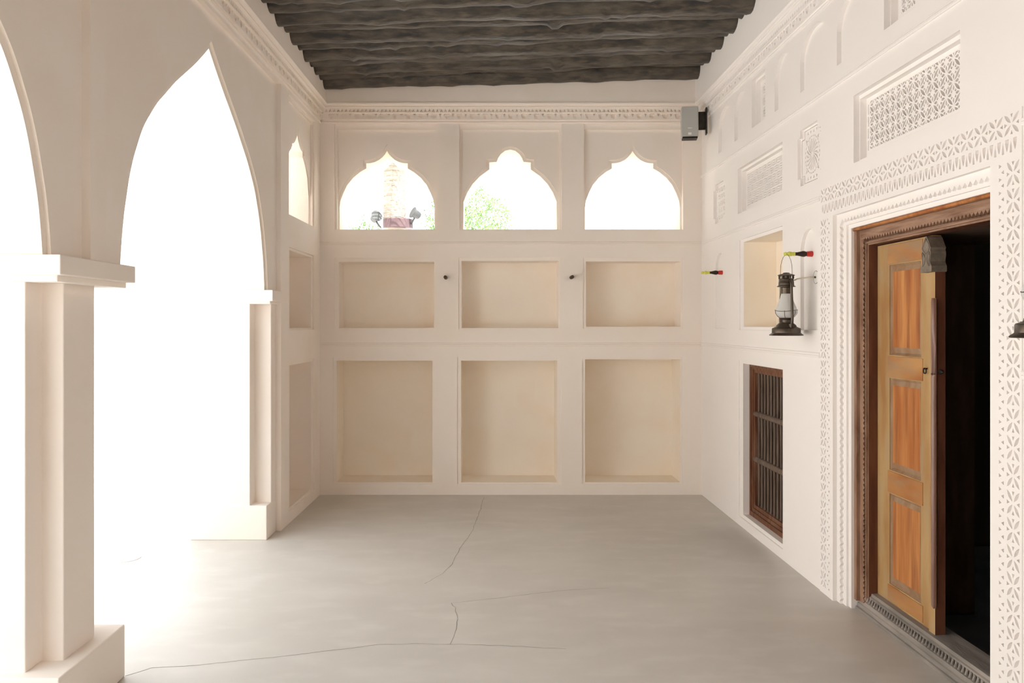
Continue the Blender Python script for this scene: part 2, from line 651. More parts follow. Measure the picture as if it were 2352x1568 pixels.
def area(P):
    return abs(sum(P[i - 1][0] * P[i][1] - P[i][0] * P[i - 1][1] for i in range(len(P)))) / 2


def lattice(a0, a1, b0, b1, pa=28, pb=26.0):
    H = []
    na = max(1, round((a1 - a0) / pa)); pa = (a1 - a0) / na
    ha, hb = pa / 2, pb / 2
    nb = int((b1 - b0) / hb) + 2
    d = math.hypot(ha, hb)
    ang = math.atan2(hb, ha)
    bc = (b0 + b1) / 2
    for j in range(-nb, nb + 1):
        for i in range(-1, 2 * na + 2):
            if (i + j) % 2: continue
            x, y = a0 + i * ha, bc + j * hb
            for s in (1, -1):
                H.append(leaf(x + s * ha / 2, y + hb / 2, math.atan2(hb, s * ha), d * .76, d * .21, 5))
            H.append(leaf(x + ha * .46, y, 0, ha * .52, ha * .24, 4, .35))
            H.append(leaf(x - ha * .46, y, math.pi, ha * .52, ha * .24, 4, .35))
            H.append(leaf(x, y + hb * .46, math.pi / 2, hb * .52, hb * .24, 4, .35))
            H.append(leaf(x, y - hb * .46, -math.pi / 2, hb * .52, hb * .24, 4, .35))
            gx, gy = x + ha, y      # gap centre
            for sx in (1, -1):
                for sy in (1, -1):
                    qx, qy = gx + sx * ha * .27, gy + sy * hb * .27
                    H.append([(qx + 1.9, qy), (qx, qy + 1.9), (qx - 1.9, qy), (qx, qy - 1.9)])
    out = []
    for P in H:
        Q = clip_rect(P, a0 + .8, a1 - .8, b0 + .8, b1 - .8)
        if len(Q) >= 3 and area(Q) > .9:
            out.append(Q)
    return out


def weave(a0, a1, b0, b1, cell=12.6):
    H = []
    na = round((a1 - a0) / cell); ca = (a1 - a0) / na
    nb = round((b1 - b0) / cell); cb = (b1 - b0) / nb
    for i in range(na):
        for j in range(nb):
            x, y = a0 + i * ca, b0 + j * cb
            for k in range(3):
                if (i + j) % 2 == 0:
                    yy = y + cb * (k + .5) / 3
                    H.append(rect(x + .8, x + ca * .46, yy - .85, yy + .85))
                    H.append(rect(x + ca * .54, x + ca - .8, yy - .85, yy + .85))
                else:
                    xx = x + ca * (k + .5) / 3
                    H.append(rect(xx - .85, xx + .85, y + .9, y + cb - .9))
    return H


def pinwheel(cx, cy, R=26.5):
    H = []
    n = 18
    for i in range(n):
        t = 2 * math.pi * i / n
        P, Q = [], []
        for k in range(5):
            r = 4.5 + (R - 5.5) * k / 4
            tw = t + .42 * k / 4
            w = (.35 + 1.75 * k / 4) / r
            if k == 4: w *= .55
            P.append((cx + r * math.cos(tw + w), cy + r * math.sin(tw + w)))
            Q.append((cx + r * math.cos(tw - w), cy + r * math.sin(tw - w)))
        H.append(P + Q[::-1])
    m_ = 26
    for i in range(m_):
        t = 2 * math.pi * i / m_
        H.append(leaf(cx + (R + 3.3) * math.cos(t), cy + (R + 3.3) * math.sin(t), t + math.pi / 2, 5.4, 2.4, 3))
    for sx in (1, -1):
        for k in range(4):
            H.append(tri(cx + (k - 1.5) * 11.5, cy + sx * (R + 10), math.pi / 2 * (1 if k % 2 else -1), 3.2))
    for s1 in (1, -1):
        for s2 in (1, -1):
            H.append(tri(cx + s1 * (R - 1.5), cy + s2 * (R - 1.5), math.atan2(s2, s1), 4.2))
    return H


def star_panel(cx, cy, w=56, h=72):
    H = []
    for j in range(-2, 3):
        for i in range(-1, 2):
            x, y = cx + i * 18, cy + j * 14.5
            for k in range(4):
                a = math.pi / 4 + k * math.pi / 2
                H.append(leaf(x + 4.6 * math.cos(a), y + 4.0 * math.sin(a), a, 7, 2.6, 3))
            H.append([(x + 9 + 1.8, y), (x + 9, y + 2.4), (x + 9 - 1.8, y), (x + 9, y - 2.4)])
    return [P for P in H if inside(P, cx - w / 2, cx + w / 2, cy - h / 2, cy + h / 2)]


def rosettes(a0, a1, b0, b1):
    H = []
    cx = (a0 + a1) / 2
    nrow = 3
    R = min((b1 - b0) / nrow / 2, (a1 - a0) / 4) - 1.2
    ncol = 2
    for j in range(nrow):
        for i in range(ncol):
            x = a0 + (a1 - a0) * (i + .5) / ncol
            y = b0 + (b1 - b0) * (j + .5) / nrow
            for k in range(8):
                t = k * math.pi / 4
                H.append(leaf(x + R * .45 * math.cos(t), y + R * .45 * math.sin(t), t, R * .62, R * .24, 4))
            for k in range(8):
                t = (k + .5) * math.pi / 4
                H.append(leaf(x + R * .86 * math.cos(t), y + R * .86 * math.sin(t), t + math.pi / 2, R * .58, R * .16, 4))
    for j in range(nrow + 1):
        y = b0 + (b1 - b0) * j / nrow
        H.append([(cx + 2.5, y), (cx, y + 2.5), (cx - 2.5, y), (cx, y - 2.5)])
    return [P for P in H if inside(P, a0, a1, b0, b1, .2)]


def screen(name, loop, holes, d, label, dep=14, mat=PLR, cat='plaster screen', group='pierced plaster screens of the long wall'):
    bm = bmesh.new()
    fill(bm, loop, holes, d, m_right)
    for h in holes:
        reveal(bm, h, d, d + dep, m_right)
    fill(bm, loop, [], d + dep, m_right)
    reveal(bm, loop, d, d + dep, m_right)
    o = obj(name, bm, mat)
    tag(o, label, cat, group)
    return o


# ---------------------------------------------------------------- right wall
Zr = lambda f: f * D0
rk = []
# deep niche above the barred window
rk.append(N(rect(Zr(.725), Zr(.8507), -12, 163), 3, [N(rect(Zr(.7265), Zr(.8405), -6, 157), 66)]))
# barred window recess
rk.append(N(rect(Zr(.7245), Zr(.8522), -376, -71), 3, [N(rect(Zr(.7265), Zr(.8425), -369, -77), 62)]))


def blind(f0, f1, b0, b1, spring, depth=6, pointed=True, kink=.0):
    a0, a1 = Zr(f0), Zr(f1)
    c = (a0 + a1) / 2
    hw = (a1 - a0) / 2
    h = b1 - spring
    P = [(a1, b0), (a1, spring)]
    for i in range(1, 8):
        t = i / 8
        P.append((c + hw * math.cos(t * math.pi / 2) ** .9 - (kink if i == 1 else 0), spring + h * (math.sin(t * math.pi / 2) ** 1.25)))
    P.append((c, b1))
    L = [(2 * c - x, y) for x, y in reversed(P[:-1])]
    loop = P + L
    return N(loop, depth)


for f0, f1 in ((.875, .928), (.8225, .867), (.704, .745), (.625, .684), (.553, .612)):
    rk.append(blind(f0, f1, 362, 449, 410, 6.5))
rk.append(blind(.901, .941, -10, 149, 112, 5.5))
rk.append(blind(.6483, .6833, -10, 145, 112, 5.5))
# framed rectangular screens
fr = []
for f1, f0, b0, b1 in ((.8553, .7252, 215, 303), (.5838, .4519, 215, 305), (.810, .7706, 363, 452), (.539, .4996, 363, 452)):
    a0, a1 = Zr(f0), Zr(f1)
    rk.append(N(rect(a0, a1, b0, b1), 7.5, [N(rect(a0 + 3, a1 - 3, b0 + 4, b1 - 5), 16, [N(rect(a0 + 7, a1 - 7, b0 + 12, b1 - 8), 44)])]))
    fr.append((a0 + 7, a1 - 7, b0 + 12, b1 - 8))


def plus_loop(cx, cy, w, h, n):
    x, y = w / 2, h / 2
    return [(cx + x, cy - y + n), (cx + x, cy + y - n), (cx + x - n, cy + y - n), (cx + x - n, cy + y), (cx - x + n, cy + y),
            (cx - x + n, cy + y - n), (cx - x, cy + y - n), (cx - x, cy - y + n), (cx - x + n, cy - y + n), (cx - x + n, cy - y),
            (cx + x - n, cy - y), (cx + x - n, cy - y + n)]


pw_c = (Zr((.6894 + .6417) / 2), 259)
pw = plus_loop(*pw_c, 93, 88, 12)
st_c = (Zr((.9477 + .902) / 2), 257)
st = plus_loop(*st_c, 88, 84, 12)
rk.append(N(pw, 5, [N(plus_loop(*pw_c, 86, 82, 12), 9)]))
rk.append(N(st, 5, [N(plus_loop(*st_c, 81, 78, 12), 9)]))

PO = (Zr(.6417), Zr(.3985), 199)       # outer edge of the carved surround
fc = [(-845, -400), (PO[1], -400), (PO[1], PO[2]), (PO[0], PO[2]), (PO[0], -400), (D0 + 5, -400), (D0 + 5, 640), (-845, 640)]
bm = bmesh.new()
fill(bm, fc, [k.loop for k in rk], 0, m_right)
for k in rk:
    build_node(bm, k, m_right, 0)
boxm(bm, m_right, -845, D0 + 4, 500, 640, -19, 1)
# stepped door reveal in plaster, from the carved surround inwards
P0 = (Zr(.6175), Zr(.4237), 153.5)


def pi_path(p, base=-400):
    return [(p[0], base), (p[0], p[2]), (p[1], p[2]), (p[1], base)]


def pi_fill(bm, po, pi_, d, m, base=-400):
    fill(bm, [(po[0], base), (po[0], po[2]), (po[1], po[2]), (po[1], base), (pi_[1], base), (pi_[1], pi_[2]), (pi_[0], pi_[2]), (pi_[0], base)], [], d, m)


def zig_pi(p, amp, step, base=-400, up=True):
    """zigzag version of a door path; teeth point into the opening"""
    a1, a0, t = p
    P = []
    n = int((t - base) / step)
    for i in range(n):
        y = base + (t - base) * i / n
        P.append((a1, y)); P.append((a1 - amp, y + (t - base) / n / 2))
    P.append((a1, t))
    n = int((a1 - a0) / step)
    for i in range(1, n):
        x = a1 - (a1 - a0) * (i - .5) / n
        P.append((x, t - amp)); P.append((x - (a1 - a0) / n / 2, t))
    x = a1 - (a1 - a0) * (n - .5) / n
    P.append((x, t - amp)); P.append((a0, t))
    n = int((t - base) / step)
    for i in range(n - 1, -1, -1):
        y = base + (t - base) * i / n
        P.append((a0 + min(amp, 5.4), y + (t - base) / n / 2)); P.append((a0, y))
    return P


P1 = (Zr(.6128), Zr(.4262), 146)
P2 = (Zr(.6057), Zr(.4302), 137)
P3 = (Zr(.6013), Zr(.4335), 131.5)
reveal(bm, pi_path(P0), 0, 4.5, m_right, closed=False)
zz = zig_pi(P1, 5.0, 9.7)
fill(bm, pi_path(P0) + zz[::-1], [], 4.5, m_right)
reveal(bm, zz, 4.5, 8.5, m_right, closed=False)
pi_fill(bm, P1, P2, 8.5, m_right)
reveal(bm, pi_path(P2), 8.5, 11.5, m_right, closed=False)
pi_fill(bm, P2, P3, 11.5, m_right)
reveal(bm, pi_path(P3), 11.5, 18, m_right, closed=False)
# wall core around the opening and its thickness
PW = (Zr(.5925), Zr(.4395), 114)
pi_fill(bm, P3, PW, 34, m_right)
reveal(bm, pi_path(PW), 30, 165, m_right, closed=False)
reveal(bm, pi_path(P3), 18, 34, m_right, closed=False)
# far face of the wall, towards the unlit room
fill(bm, [(-845, -400), (PW[1], -400), (PW[1], PW[2]), (PW[0], PW[2]), (PW[0], -400), (D0 + 5, -400), (D0 + 5, 640), (-845, 640)], [], 165, m_right)
wr = obj('wall_right', bm, PLR)
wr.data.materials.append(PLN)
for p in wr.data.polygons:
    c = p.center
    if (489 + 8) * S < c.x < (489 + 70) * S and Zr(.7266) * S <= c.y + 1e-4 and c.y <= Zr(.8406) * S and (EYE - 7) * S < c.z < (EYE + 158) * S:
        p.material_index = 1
tag(wr, 'pale plastered long wall with blind arches, pierced screens and a carved doorway', kind='structure')

# screens as things of their own
screen('plaster_screen', rect(*fr[0]), weave(fr[0][0] + 3, fr[0][1] - 3, fr[0][2] + 2, fr[0][3] - 3), 15.8,
       'framed plaster screen of fine basket-weave slits above the deep square niche')
screen('plaster_screen', rect(*fr[1]), lattice(fr[1][0] + 5, fr[1][1] - 5, fr[1][2] + 3, fr[1][3] - 2)
       + [rect(fr[1][1] - 3.4, fr[1][1] - 1.4, fr[1][2] + 3 + 16 * k, fr[1][2] + 16 * k + 16) for k in range(4)]
       + [rect(fr[1][0] + 1.4, fr[1][0] + 3.6, fr[1][2] + 3 + 16 * k, fr[1][2] + 16 * k + 16) for k in range(4)], 15.8,
       'wide framed plaster screen of star flower lattice above the wooden doorway', dep=20)
screen('plaster_screen', rect(*fr[2]), rosettes(fr[2][0] + 2, fr[2][1] - 2, fr[2][2] + 2, fr[2][3] - 2), 15.8,
       'narrow framed plaster screen of round rosettes between blind arches under the cornice')
screen('plaster_screen', rect(*fr[3]), lattice(fr[3][0] + 4, fr[3][1] - 4, fr[3][2] + 3, fr[3][3] - 2, 24, 24), 15.8,
       'star lattice plaster screen cut off by the top edge of the photo', dep=20)
screen('plaster_screen', plus_loop(*pw_c, 84, 80, 12), pinwheel(*pw_c, 25), 5.5,
       'notched plaster screen with a swirling pinwheel beside the doorway surround', dep=3.4)
screen('plaster_screen', plus_loop(*st_c, 80, 77, 12), star_panel(*st_c), 5.5,
       'small notched plaster screen with a star pattern nearest the room corner', dep=3.4)

# carved surround
bm = bmesh.new()
H = []


def xcell(cx, cy, w, h, vert=True):
    out = []
    for sx in (1, -1):
        for sy in (1, -1):
            out.append(leaf(cx + sx * w * .25, cy + sy * h * .25, math.atan2(sy * h, sx * w), math.hypot(w, h) * .40, 4.0, 6))
    if vert:
        out.append(tri(cx, cy + h * .37, -math.pi / 2, 2.5)); out.append(tri(cx, cy - h * .37, math.pi / 2, 2.5))
        out.append(tri(cx + w * .38, cy, math.pi, 2.7)); out.append(tri(cx - w * .38, cy, 0, 2.7))
    return out


# vertical bands
for side in (0, 1):
    if side == 0:
        o0, o1 = PO[0] - 2, P0[0] + 6     # outer, inner limits (far side)
        sgn = -1
    else:
        o0, o1 = PO[1] + 2, P0[1] - 6
        sgn = 1
    oc = o0 + sgn * 11
    ic = o0 + sgn * 29
    n = 21
    for i in range(n):
        cy = -385 + (538.0) * (i + .5) / n
        H += xcell(oc, cy, 21, 25.6)
        for q in (-1, 1):
            H.append(tri(ic - 2.2, cy + q * 6.4 - 3, 0, 2.6))
            H.append(tri(ic + 2.4, cy + q * 6.4 + 3.2, math.pi, 2.6))
# top band
n = 19
aw = PO[0] - PO[1] - 6
for i in range(n):
    cx = PO[1] + 3 + aw * (i + .5) / n
    H += xcell(cx, 186.5, aw / n, 22)
n = 38
for i in range(n):
    cx = PO[1] + 4 + (aw - 2) * (i + .5) / n
    H.append([(cx - 2.7, 173), (cx + 2.7, 173), (cx + 2.9, 170), (cx + 1.5, 165), (cx, 161.5), (cx - 1.5, 165), (cx - 2.9, 170)])
    if i < n - 1:
        c2 = cx + aw / n / 2
        H.append([(c2, 171.5), (c2 + 1.4, 165), (c2 + 1.8, 160), (c2 - 1.8, 160), (c2 - 1.4, 165)])
H = [h for h in H if not (min(x for x, y in h) < PO[1] + .5 or max(x for x, y in h) > PO[0] - .5)]
poly = pi_path(PO, -393) + pi_path(P0, -393)[::-1]
fill(bm, poly, H, -1.2, m_right)
for h in H:
    reveal(bm, h, -1.2, 2.8, m_right)
fill(bm, poly, [], 2.8, m_right)
reveal(bm, pi_path(PO, -393), -1.2, 0, m_right, closed=False)
reveal(bm, pi_path(P0, -393), -1.2, 0, m_right, closed=False)
o = obj('carved_door_surround', bm, PLR)
tag(o, 'white plaster band carved with crossed petals framing the wooden doorway', 'door surround')

# ---------------------------------------------------------------- cornices and string courses
def cornice(name, m, a0, a1, c0, c1, ph=0.0, label=''):
    bm = bmesh.new()
    H1, H2 = [], []
    n = int((c1 - c0) / 28.5)
    for i in range(n):
        c = c0 + (c1 - c0) * (i + .5) / n
        H1.append([(c - 5.5, 480), (c + 5.5, 480), (c + 6.3, 476), (c + 3.4, 471.5), (c, 469), (c - 3.4, 471.5), (c - 6.3, 476)])
        c2 = c + (c1 - c0) / n / 2
        if i < n - 1:
            H1.append([(c2 - 3, 480.2), (c2 + 3, 480.2), (c2, 474)])
    n = int((c1 - c0) / 9)
    for i in range(n):
        c = c0 + (c1 - c0) * (i + .5) / n
        H2.append([(c - 3.1, 484), (c + 3.1, 484), (c, 490)])
    r1, r2 = rect(a0, a1, 467, 482), rect(a0, a1, 482, 491.5)
    fill(bm, r1, H1, -6, m)
    for h in H1: reveal(bm, h, -6, -1, m)
    fill(bm, r1, [], -1, m)
    fill(bm, r2, H2, -10, m)
    for h in H2: reveal(bm, h, -10, -5, m)
    fill(bm, r2, [], -5, m)
    prof = [(459, 1), (459.5, -2), (461.5, -3.4), (463.5, -2.5), (464, -1.5), (467, -1.5), (467, -6)]
    prof2 = [(482, -6), (482, -10)]
    prof3 = [(491.5, -10), (492, -13), (493.5, -15), (495.5, -14.6), (496, -13.5), (497, -15), (498, -18.5), (500, -21), (503, -21), (504, -18.5)]
    for pr in (prof, prof2, prof3):
        A = [bm.verts.new(m(a0, v, d)) for v, d in pr]
        B = [bm.verts.new(m(a1, v, d)) for v, d in pr]
        for i in range(len(pr) - 1):
            bm.faces.new((A[i], B[i], B[i + 1], A[i + 1]))
    o = obj(name, bm, PLR if m is m_right else PL)
    tag(o, label, kind='structure')


cornice('trim_1', m_back, -386, 487, -376, 476, label='moulded cornice with leaf and dentil rows on the end wall')
cornice('trim_2', m_left, -840, D0, 1100, D0 - 10, label='moulded cornice with leaf and dentil rows above the arcade')
cornice('trim_3', m_right, -840, D0, 1100, D0 - 10, label='moulded cornice with leaf and dentil rows on the long wall')


def course(name, m, a0, a1, v0, v1, d=-2.4):
    bm = bmesh.new()
    h = (v1 - v0)
    pr = [(v0, 1), (v0, d * .6), (v0 + h * .15, d), (v0 + h * .45, d), (v0 + h * .5, d * .45), (v0 + h * .55, d), (v0 + h * .85, d), (v1, d * .6), (v1, 1)]
    A = [bm.verts.new(m(a0, v, q)) for v, q in pr]
    B = [bm.verts.new(m(a1, v, q)) for v, q in pr]
    for i in range(len(pr) - 1):
        bm.faces.new((A[i], B[i], B[i + 1], A[i + 1]))
    bm.faces.new(A); bm.faces.new(B)
    o = obj(name, bm, PLR if m is m_right else PL)
    tag(o, kind='structure')


course('trim_4', m_back, -389, 489, 181, 188)
course('trim_5', m_back, -389, 489, -52, -44)
course('trim_6', m_right, -840, D0, 334, 341, -3.2)
course('trim_7', m_right, PO[0], D0, 181, 188)
course('trim_8', m_right, PO[0], D0, -51, -43)
course('trim_9', m_right, -840, PO[1], 181, 188)
course('trim_10', m_right, -840, PO[1], -51, -43)

# ---------------------------------------------------------------- floor, ceiling, end wall, unlit room
bm = bmesh.new()
box(bm, W(-541, -845, -EYE - 12), W(516, D0 + 6, -EYE))
fl = obj('floor', bm, FLOOR)
tag(fl, 'grey screed floor with fine cracks', kind='structure')


def fpt(px, py):
    zf = EYE / (py - 743)
    return ((px - 1123) * zf, zf * D0)


for pts in (((1112, 1141), (1100, 1180), (1082, 1225), (1062, 1250), (1048, 1275), (1040, 1295), (1015, 1318), (975, 1340)),
            ((290, 1551), (350, 1533), (420, 1530), (600, 1512), (750, 1495), (870, 1480), (950, 1478), (1035, 1479), (1150, 1482), (1300, 1490)),
            ((1035, 1479), (1048, 1445), (1050, 1420), (1045, 1395), (1037, 1385)),
            ((1037, 1385), (1150, 1372), (1300, 1355), (1400, 1350))):
    P = [Vector(fpt(*p)) for p in pts]
    Q = []
    for i in range(len(P) - 1):
        n = max(2, int((P[i + 1] - P[i]).length / 12))
        for k in range(n):
            t = k / n
            q = P[i].lerp(P[i + 1], t)
            Q.append(q + Vector((rnd.uniform(-1, 1), rnd.uniform(-1, 1))))
    Q.append(P[-1])
    bm = bmesh.new()
    prev = None
    for i, q in enumerate(Q):
        t = (Q[min(i + 1, len(Q) - 1)] - Q[max(i - 1, 0)]).normalized()
        n = Vector((-t.y, t.x)) * rnd.uniform(.25, .6)
        a = bm.verts.new(W(q.x + n.x, q.y + n.y, -EYE + .12))
        b = bm.verts.new(W(q.x - n.x, q.y - n.y, -EYE + .12))
        if prev:
            bm.faces.new((prev[0], a, b, prev[1]))
        prev = (a, b)
    obj('crack', bm, CRACK, fl)

bm = bmesh.new()
vs = [(-620, -1000), (1150, -1000), (1150, D0 + 190), (-620, D0 + 190)]
lo = [bm.verts.new(W(x, a, 590 + (x + 372) * .032)) for x, a in vs]
hi = [bm.verts.new(W(x, a, 700)) for x, a in vs]
bm.faces.new(lo); bm.faces.new(hi[::-1])
for i in range(4):
    bm.faces.new((lo[i], lo[(i + 1) % 4], hi[(i + 1) % 4], hi[i]))
o = obj('ceiling', bm, DECK)
tag(o, 'dark board deck resting on the ceiling logs', kind='structure')

bm = bmesh.new()
fill(bm, rect(-560, 690, -400, 640), [], 0, m_front)
o = obj('wall_front', bm, PL)
tag(o, kind='structure')

bm = bmesh.new()
for q in (((654, 400, -EYE), (654, 400, 600), (1150, 400, 600), (1150, 400, -EYE)),
          ((1150, 400, -EYE), (1150, 400, 600), (1150, 1500, 600), (1150, 1500, -EYE)),
          ((654, 1500, -EYE), (654, 1500, 600), (1150, 1500, 600), (1150, 1500, -EYE))):
    bm.faces.new([bm.verts.new(W(*p)) for p in q])
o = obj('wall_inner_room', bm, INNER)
tag(o, kind='structure')
bm = bmesh.new()
box(bm, W(516, 400, -EYE - 10), W(1150, 1500, -EYE))
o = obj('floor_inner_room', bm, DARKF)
tag(o, kind='structure')

# ---------------------------------------------------------------- ceiling logs
def log(i, zl, zr, r0, vl, vr, label):
    bm = bmesh.new()
    rr = random.Random(100 + i)
    n = 84
    xl, xr = -423 + 35 * zl + 19 - 3, 489 - 19 + 3
    P, R = [], []
    ph = rr.uniform(0, 99)
    knots = [(rr.uniform(xl, xr), rr.uniform(1.0, 5.0) * (.3 if i == 0 else 1), rr.uniform(6, 20)) for _ in range(8)]
    for k in range(n + 1):
        t = k / n
        x = xl + (xr - xl) * t
        a = (zl + (zr - zl) * t) * D0 + 5 * noise.noise(Vector((x * .006, ph, 0)))
        r = r0 * (1.06 - .12 * t * (1 if i % 2 else -1) + .0) + 1.8 * noise.noise(Vector((x * .02, ph, 3)))
        for kx, kh, kw in knots:
            r += kh * max(0, 1 - abs(x - kx) / kw) ** 1.6
        v = vl + (vr - vl) * t + r0 + 4 * noise.noise(Vector((x * .008, ph, 7)))
        P.append((x, a, v)); R.append(r)
    seg = 20
    rings = []
    for (x, a, v), r in zip(P, R):
        ring = []
        for q in range(seg):
            an = 2 * math.pi * q / seg
            w = r * (1 + .07 * noise.noise(Vector((x * .03, math.cos(an) * 1.3, math.sin(an) * 1.3 + ph))))
            ring.append(bm.verts.new(W(x, a + w * math.cos(an), v + w * math.sin(an))))
        rings.append(ring)
    for j in range(n):
        for q in range(seg):
            bm.faces.new((rings[j][q], rings[j][(q + 1) % seg], rings[j + 1][(q + 1) % seg], rings[j + 1][q]))
    bm.faces.new(rings[0][::-1]); bm.faces.new(rings[-1])
    o = obj('ceiling_log', bm, LOG, smooth=True)
    tag(o, label, 'ceiling log', 'dark logs spanning the ceiling')
    return o


lz = [.9785, .9555, .932, .909, .884, .857, .830, .803, .776, .751, .726, .700, .674, .648]
rz = [.9785, .953, .929, .906, .882, .858, .833, .807, .780, .755, .729, .703, .677, .651]
rad = [20, 20.5, 22, 20.5, 23, 22, 24, 22.5, 24, 23, 24, 23, 24, 23]
dv = [-8, 3, -2, 2, -2, 3, -2, 3, -3, 3, -1, 2, -2, 3]
ordn = ['closest to the end wall', 'second from the end wall', 'third from the end wall', 'fourth from the end wall', 'fifth from the end wall',
        'sixth from the end wall', 'seventh from the end wall', 'eighth from the end wall', 'ninth from the end wall', 'tenth from the end wall',
        'eleventh from the end wall', 'twelfth from the end wall', 'thirteenth from the end wall', 'fourteenth from the end wall']
for i in range(len(lz)):
    log(i, lz[i], rz[i], rad[i], 536 + dv[i], 563 + dv[i], 'knotty dark brown ceiling log, ' + ordn[i])

# ---------------------------------------------------------------- door
door = empty('door_1', W(511, Zr(.52), -EYE))
tag(door, 'weathered wooden double door with one panelled leaf closed', kind='structure')
P3w = (Zr(.6012), Zr(.4336), 131.3)
A1 = (Zr(.5975), Zr(.4360), 127)
A2 = (Zr(.5925), Zr(.4390), 116)
A3 = (Zr(.5905), Zr(.4408), 110.5)
A4 = (Zr(.588), Zr(.4430), 106)
TB = -363
bm = bmesh.new()
# outer bead, face, zigzag cut, inner beads, reveal
reveal(bm, pi_path(P3w, -380), 24, 15.5, m_right, closed=False)
pi_fill(bm, P3w, A1, 15.5, m_right, -380)
reveal(bm, pi_path(A1, -380), 15.5, 22, m_right, closed=False)
zz = zig_pi((A2[0], A2[1], A2[2] + 1), 4.6, 7.0, -380)
fill(bm, pi_path(A1, -380) + zz[::-1], [], 20, m_right)
reveal(bm, zz, 20, 26, m_right, closed=False)
pi_fill(bm, (A2[0] + .5, A2[1] - .5, A2[2] + 2), A3, 26, m_right, -380)
reveal(bm, pi_path(A3, -380), 26, 21.5, m_right, closed=False)
A35 = ((A3[0] + A4[0]) / 2, (A3[1] + A4[1]) / 2, (A3[2] + A4[2]) / 2)
pi_fill(bm, A3, A35, 21.5, m_right, -380)
reveal(bm, pi_path(A35, -380), 21.5, 24, m_right, closed=False)
pi_fill(bm, A35, A4, 24, m_right, -380)
o = obj('door_frame', bm, DW_FRAME)
o.data.materials.append(DW_LINTEL)
for p_ in o.data.polygons:
    if p_.center.z > (EYE + 107) * S: p_.material_index = 1
local_to(o, door)
bm = bmesh.new()
reveal(bm, pi_path(A4, -392), 24, 46, m_right, closed=False)
reveal(bm, pi_path(A4, -392), 46, 167, m_right, closed=False)
A5 = (A4[0] + 6, A4[1] - 6, A4[2] + 6)
pi_fill(bm, A5, A4, 167, m_right, -392)
reveal(bm, pi_path(A5, -392), 167, 30, m_right, closed=False)
o = obj('door_jamb', bm, DW_DARK); local_to(o, door)
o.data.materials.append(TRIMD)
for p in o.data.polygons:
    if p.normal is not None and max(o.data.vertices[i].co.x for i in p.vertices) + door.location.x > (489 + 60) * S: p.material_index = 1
tag(o, 'dark red-brown inner jamb')
# orange worn top bead
bm = bmesh.new()
pts = [m_right(P3w[1], 129.3, 15), m_right(P3w[0] - 1, 129.3, 15)]
tube(bm, pts, 2.3 * S, 8)
o = obj('worn_bead', bm, DW_PANEL, smooth=True); local_to(o, door)
tag(o, 'orange worn bead along the lintel')
# threshold
bm = bmesh.new()
prof = [(-393, 17), (-389, 17), (-388.5, 19), (-384, 19.5), (-383, 21), (-378, 21.5), (-377.5, 24), (-369, 25), (-368, 27), (-364.5, 28), (-364, 42), (-364, 60), (-393, 60)]
a0, a1 = Zr(.436), Zr(.6008)
A = [bm.verts.new(m_right(a0, v, d)) for v, d in prof]
B = [bm.verts.new(m_right(a1, v, d)) for v, d in prof]
for i in range(len(prof) - 1):
    bm.faces.new((A[i], B[i], B[i + 1], A[i + 1]))
bm.faces.new(A); bm.faces.new(B[::-1])
o = obj('threshold', bm, DW_SILL); local_to(o, door)
bm = bmesh.new()
n = 46
for i in range(n):
    c = a0 + (a1 - a0) * (i + .5) / n
    w = (a1 - a0) / n
    q = [m_right(c - w * .36, -377, 22.6), m_right(c + w * .36, -377, 22.6), m_right(c + w * .3, -370.5, 23.2), m_right(c - w * .3, -370.5, 23.2)]
    q2 = [m_right(c - w * .30, -376, 20.6), m_right(c + w * .1, -376, 20.6), m_right(c + w * .05, -371.5, 22.0), m_right(c - w * .25, -371.5, 22.0)]
    f = [bm.verts.new(p) for p in q]; g = [bm.verts.new(p) for p in q2]
    for k in range(4):
        bm.faces.new((f[k], f[(k + 1) % 4], g[(k + 1) % 4], g[k]))
    bm.faces.new(g)
o2 = obj('carved_tooth_row', bm, DW_SILL); local_to(o2, door)

# leaf in plane d=36, thickness 10
Dl = 36
La, Lb, Lt, Lbot = Zr(.5880), Zr(.5150), 104.5, -364
pans = [(-40.8, 76.5), (-191, -71), (-340, -222)]
pa1, pa0 = Zr(.5705), Zr(.5290)
bm = bmesh.new()
holes = [rect(pa0, pa1, b0, b1) for b0, b1 in pans]
fill(bm, rect(Lb, La, Lbot, Lt), holes, Dl, m_right)
for h in holes: reveal(bm, h, Dl, Dl + 5, m_right)
fill(bm, rect(Lb, La, Lbot, Lt), [], Dl + 10, m_right)
reveal(bm, rect(Lb, La, Lbot, Lt), Dl, Dl + 10, m_right)
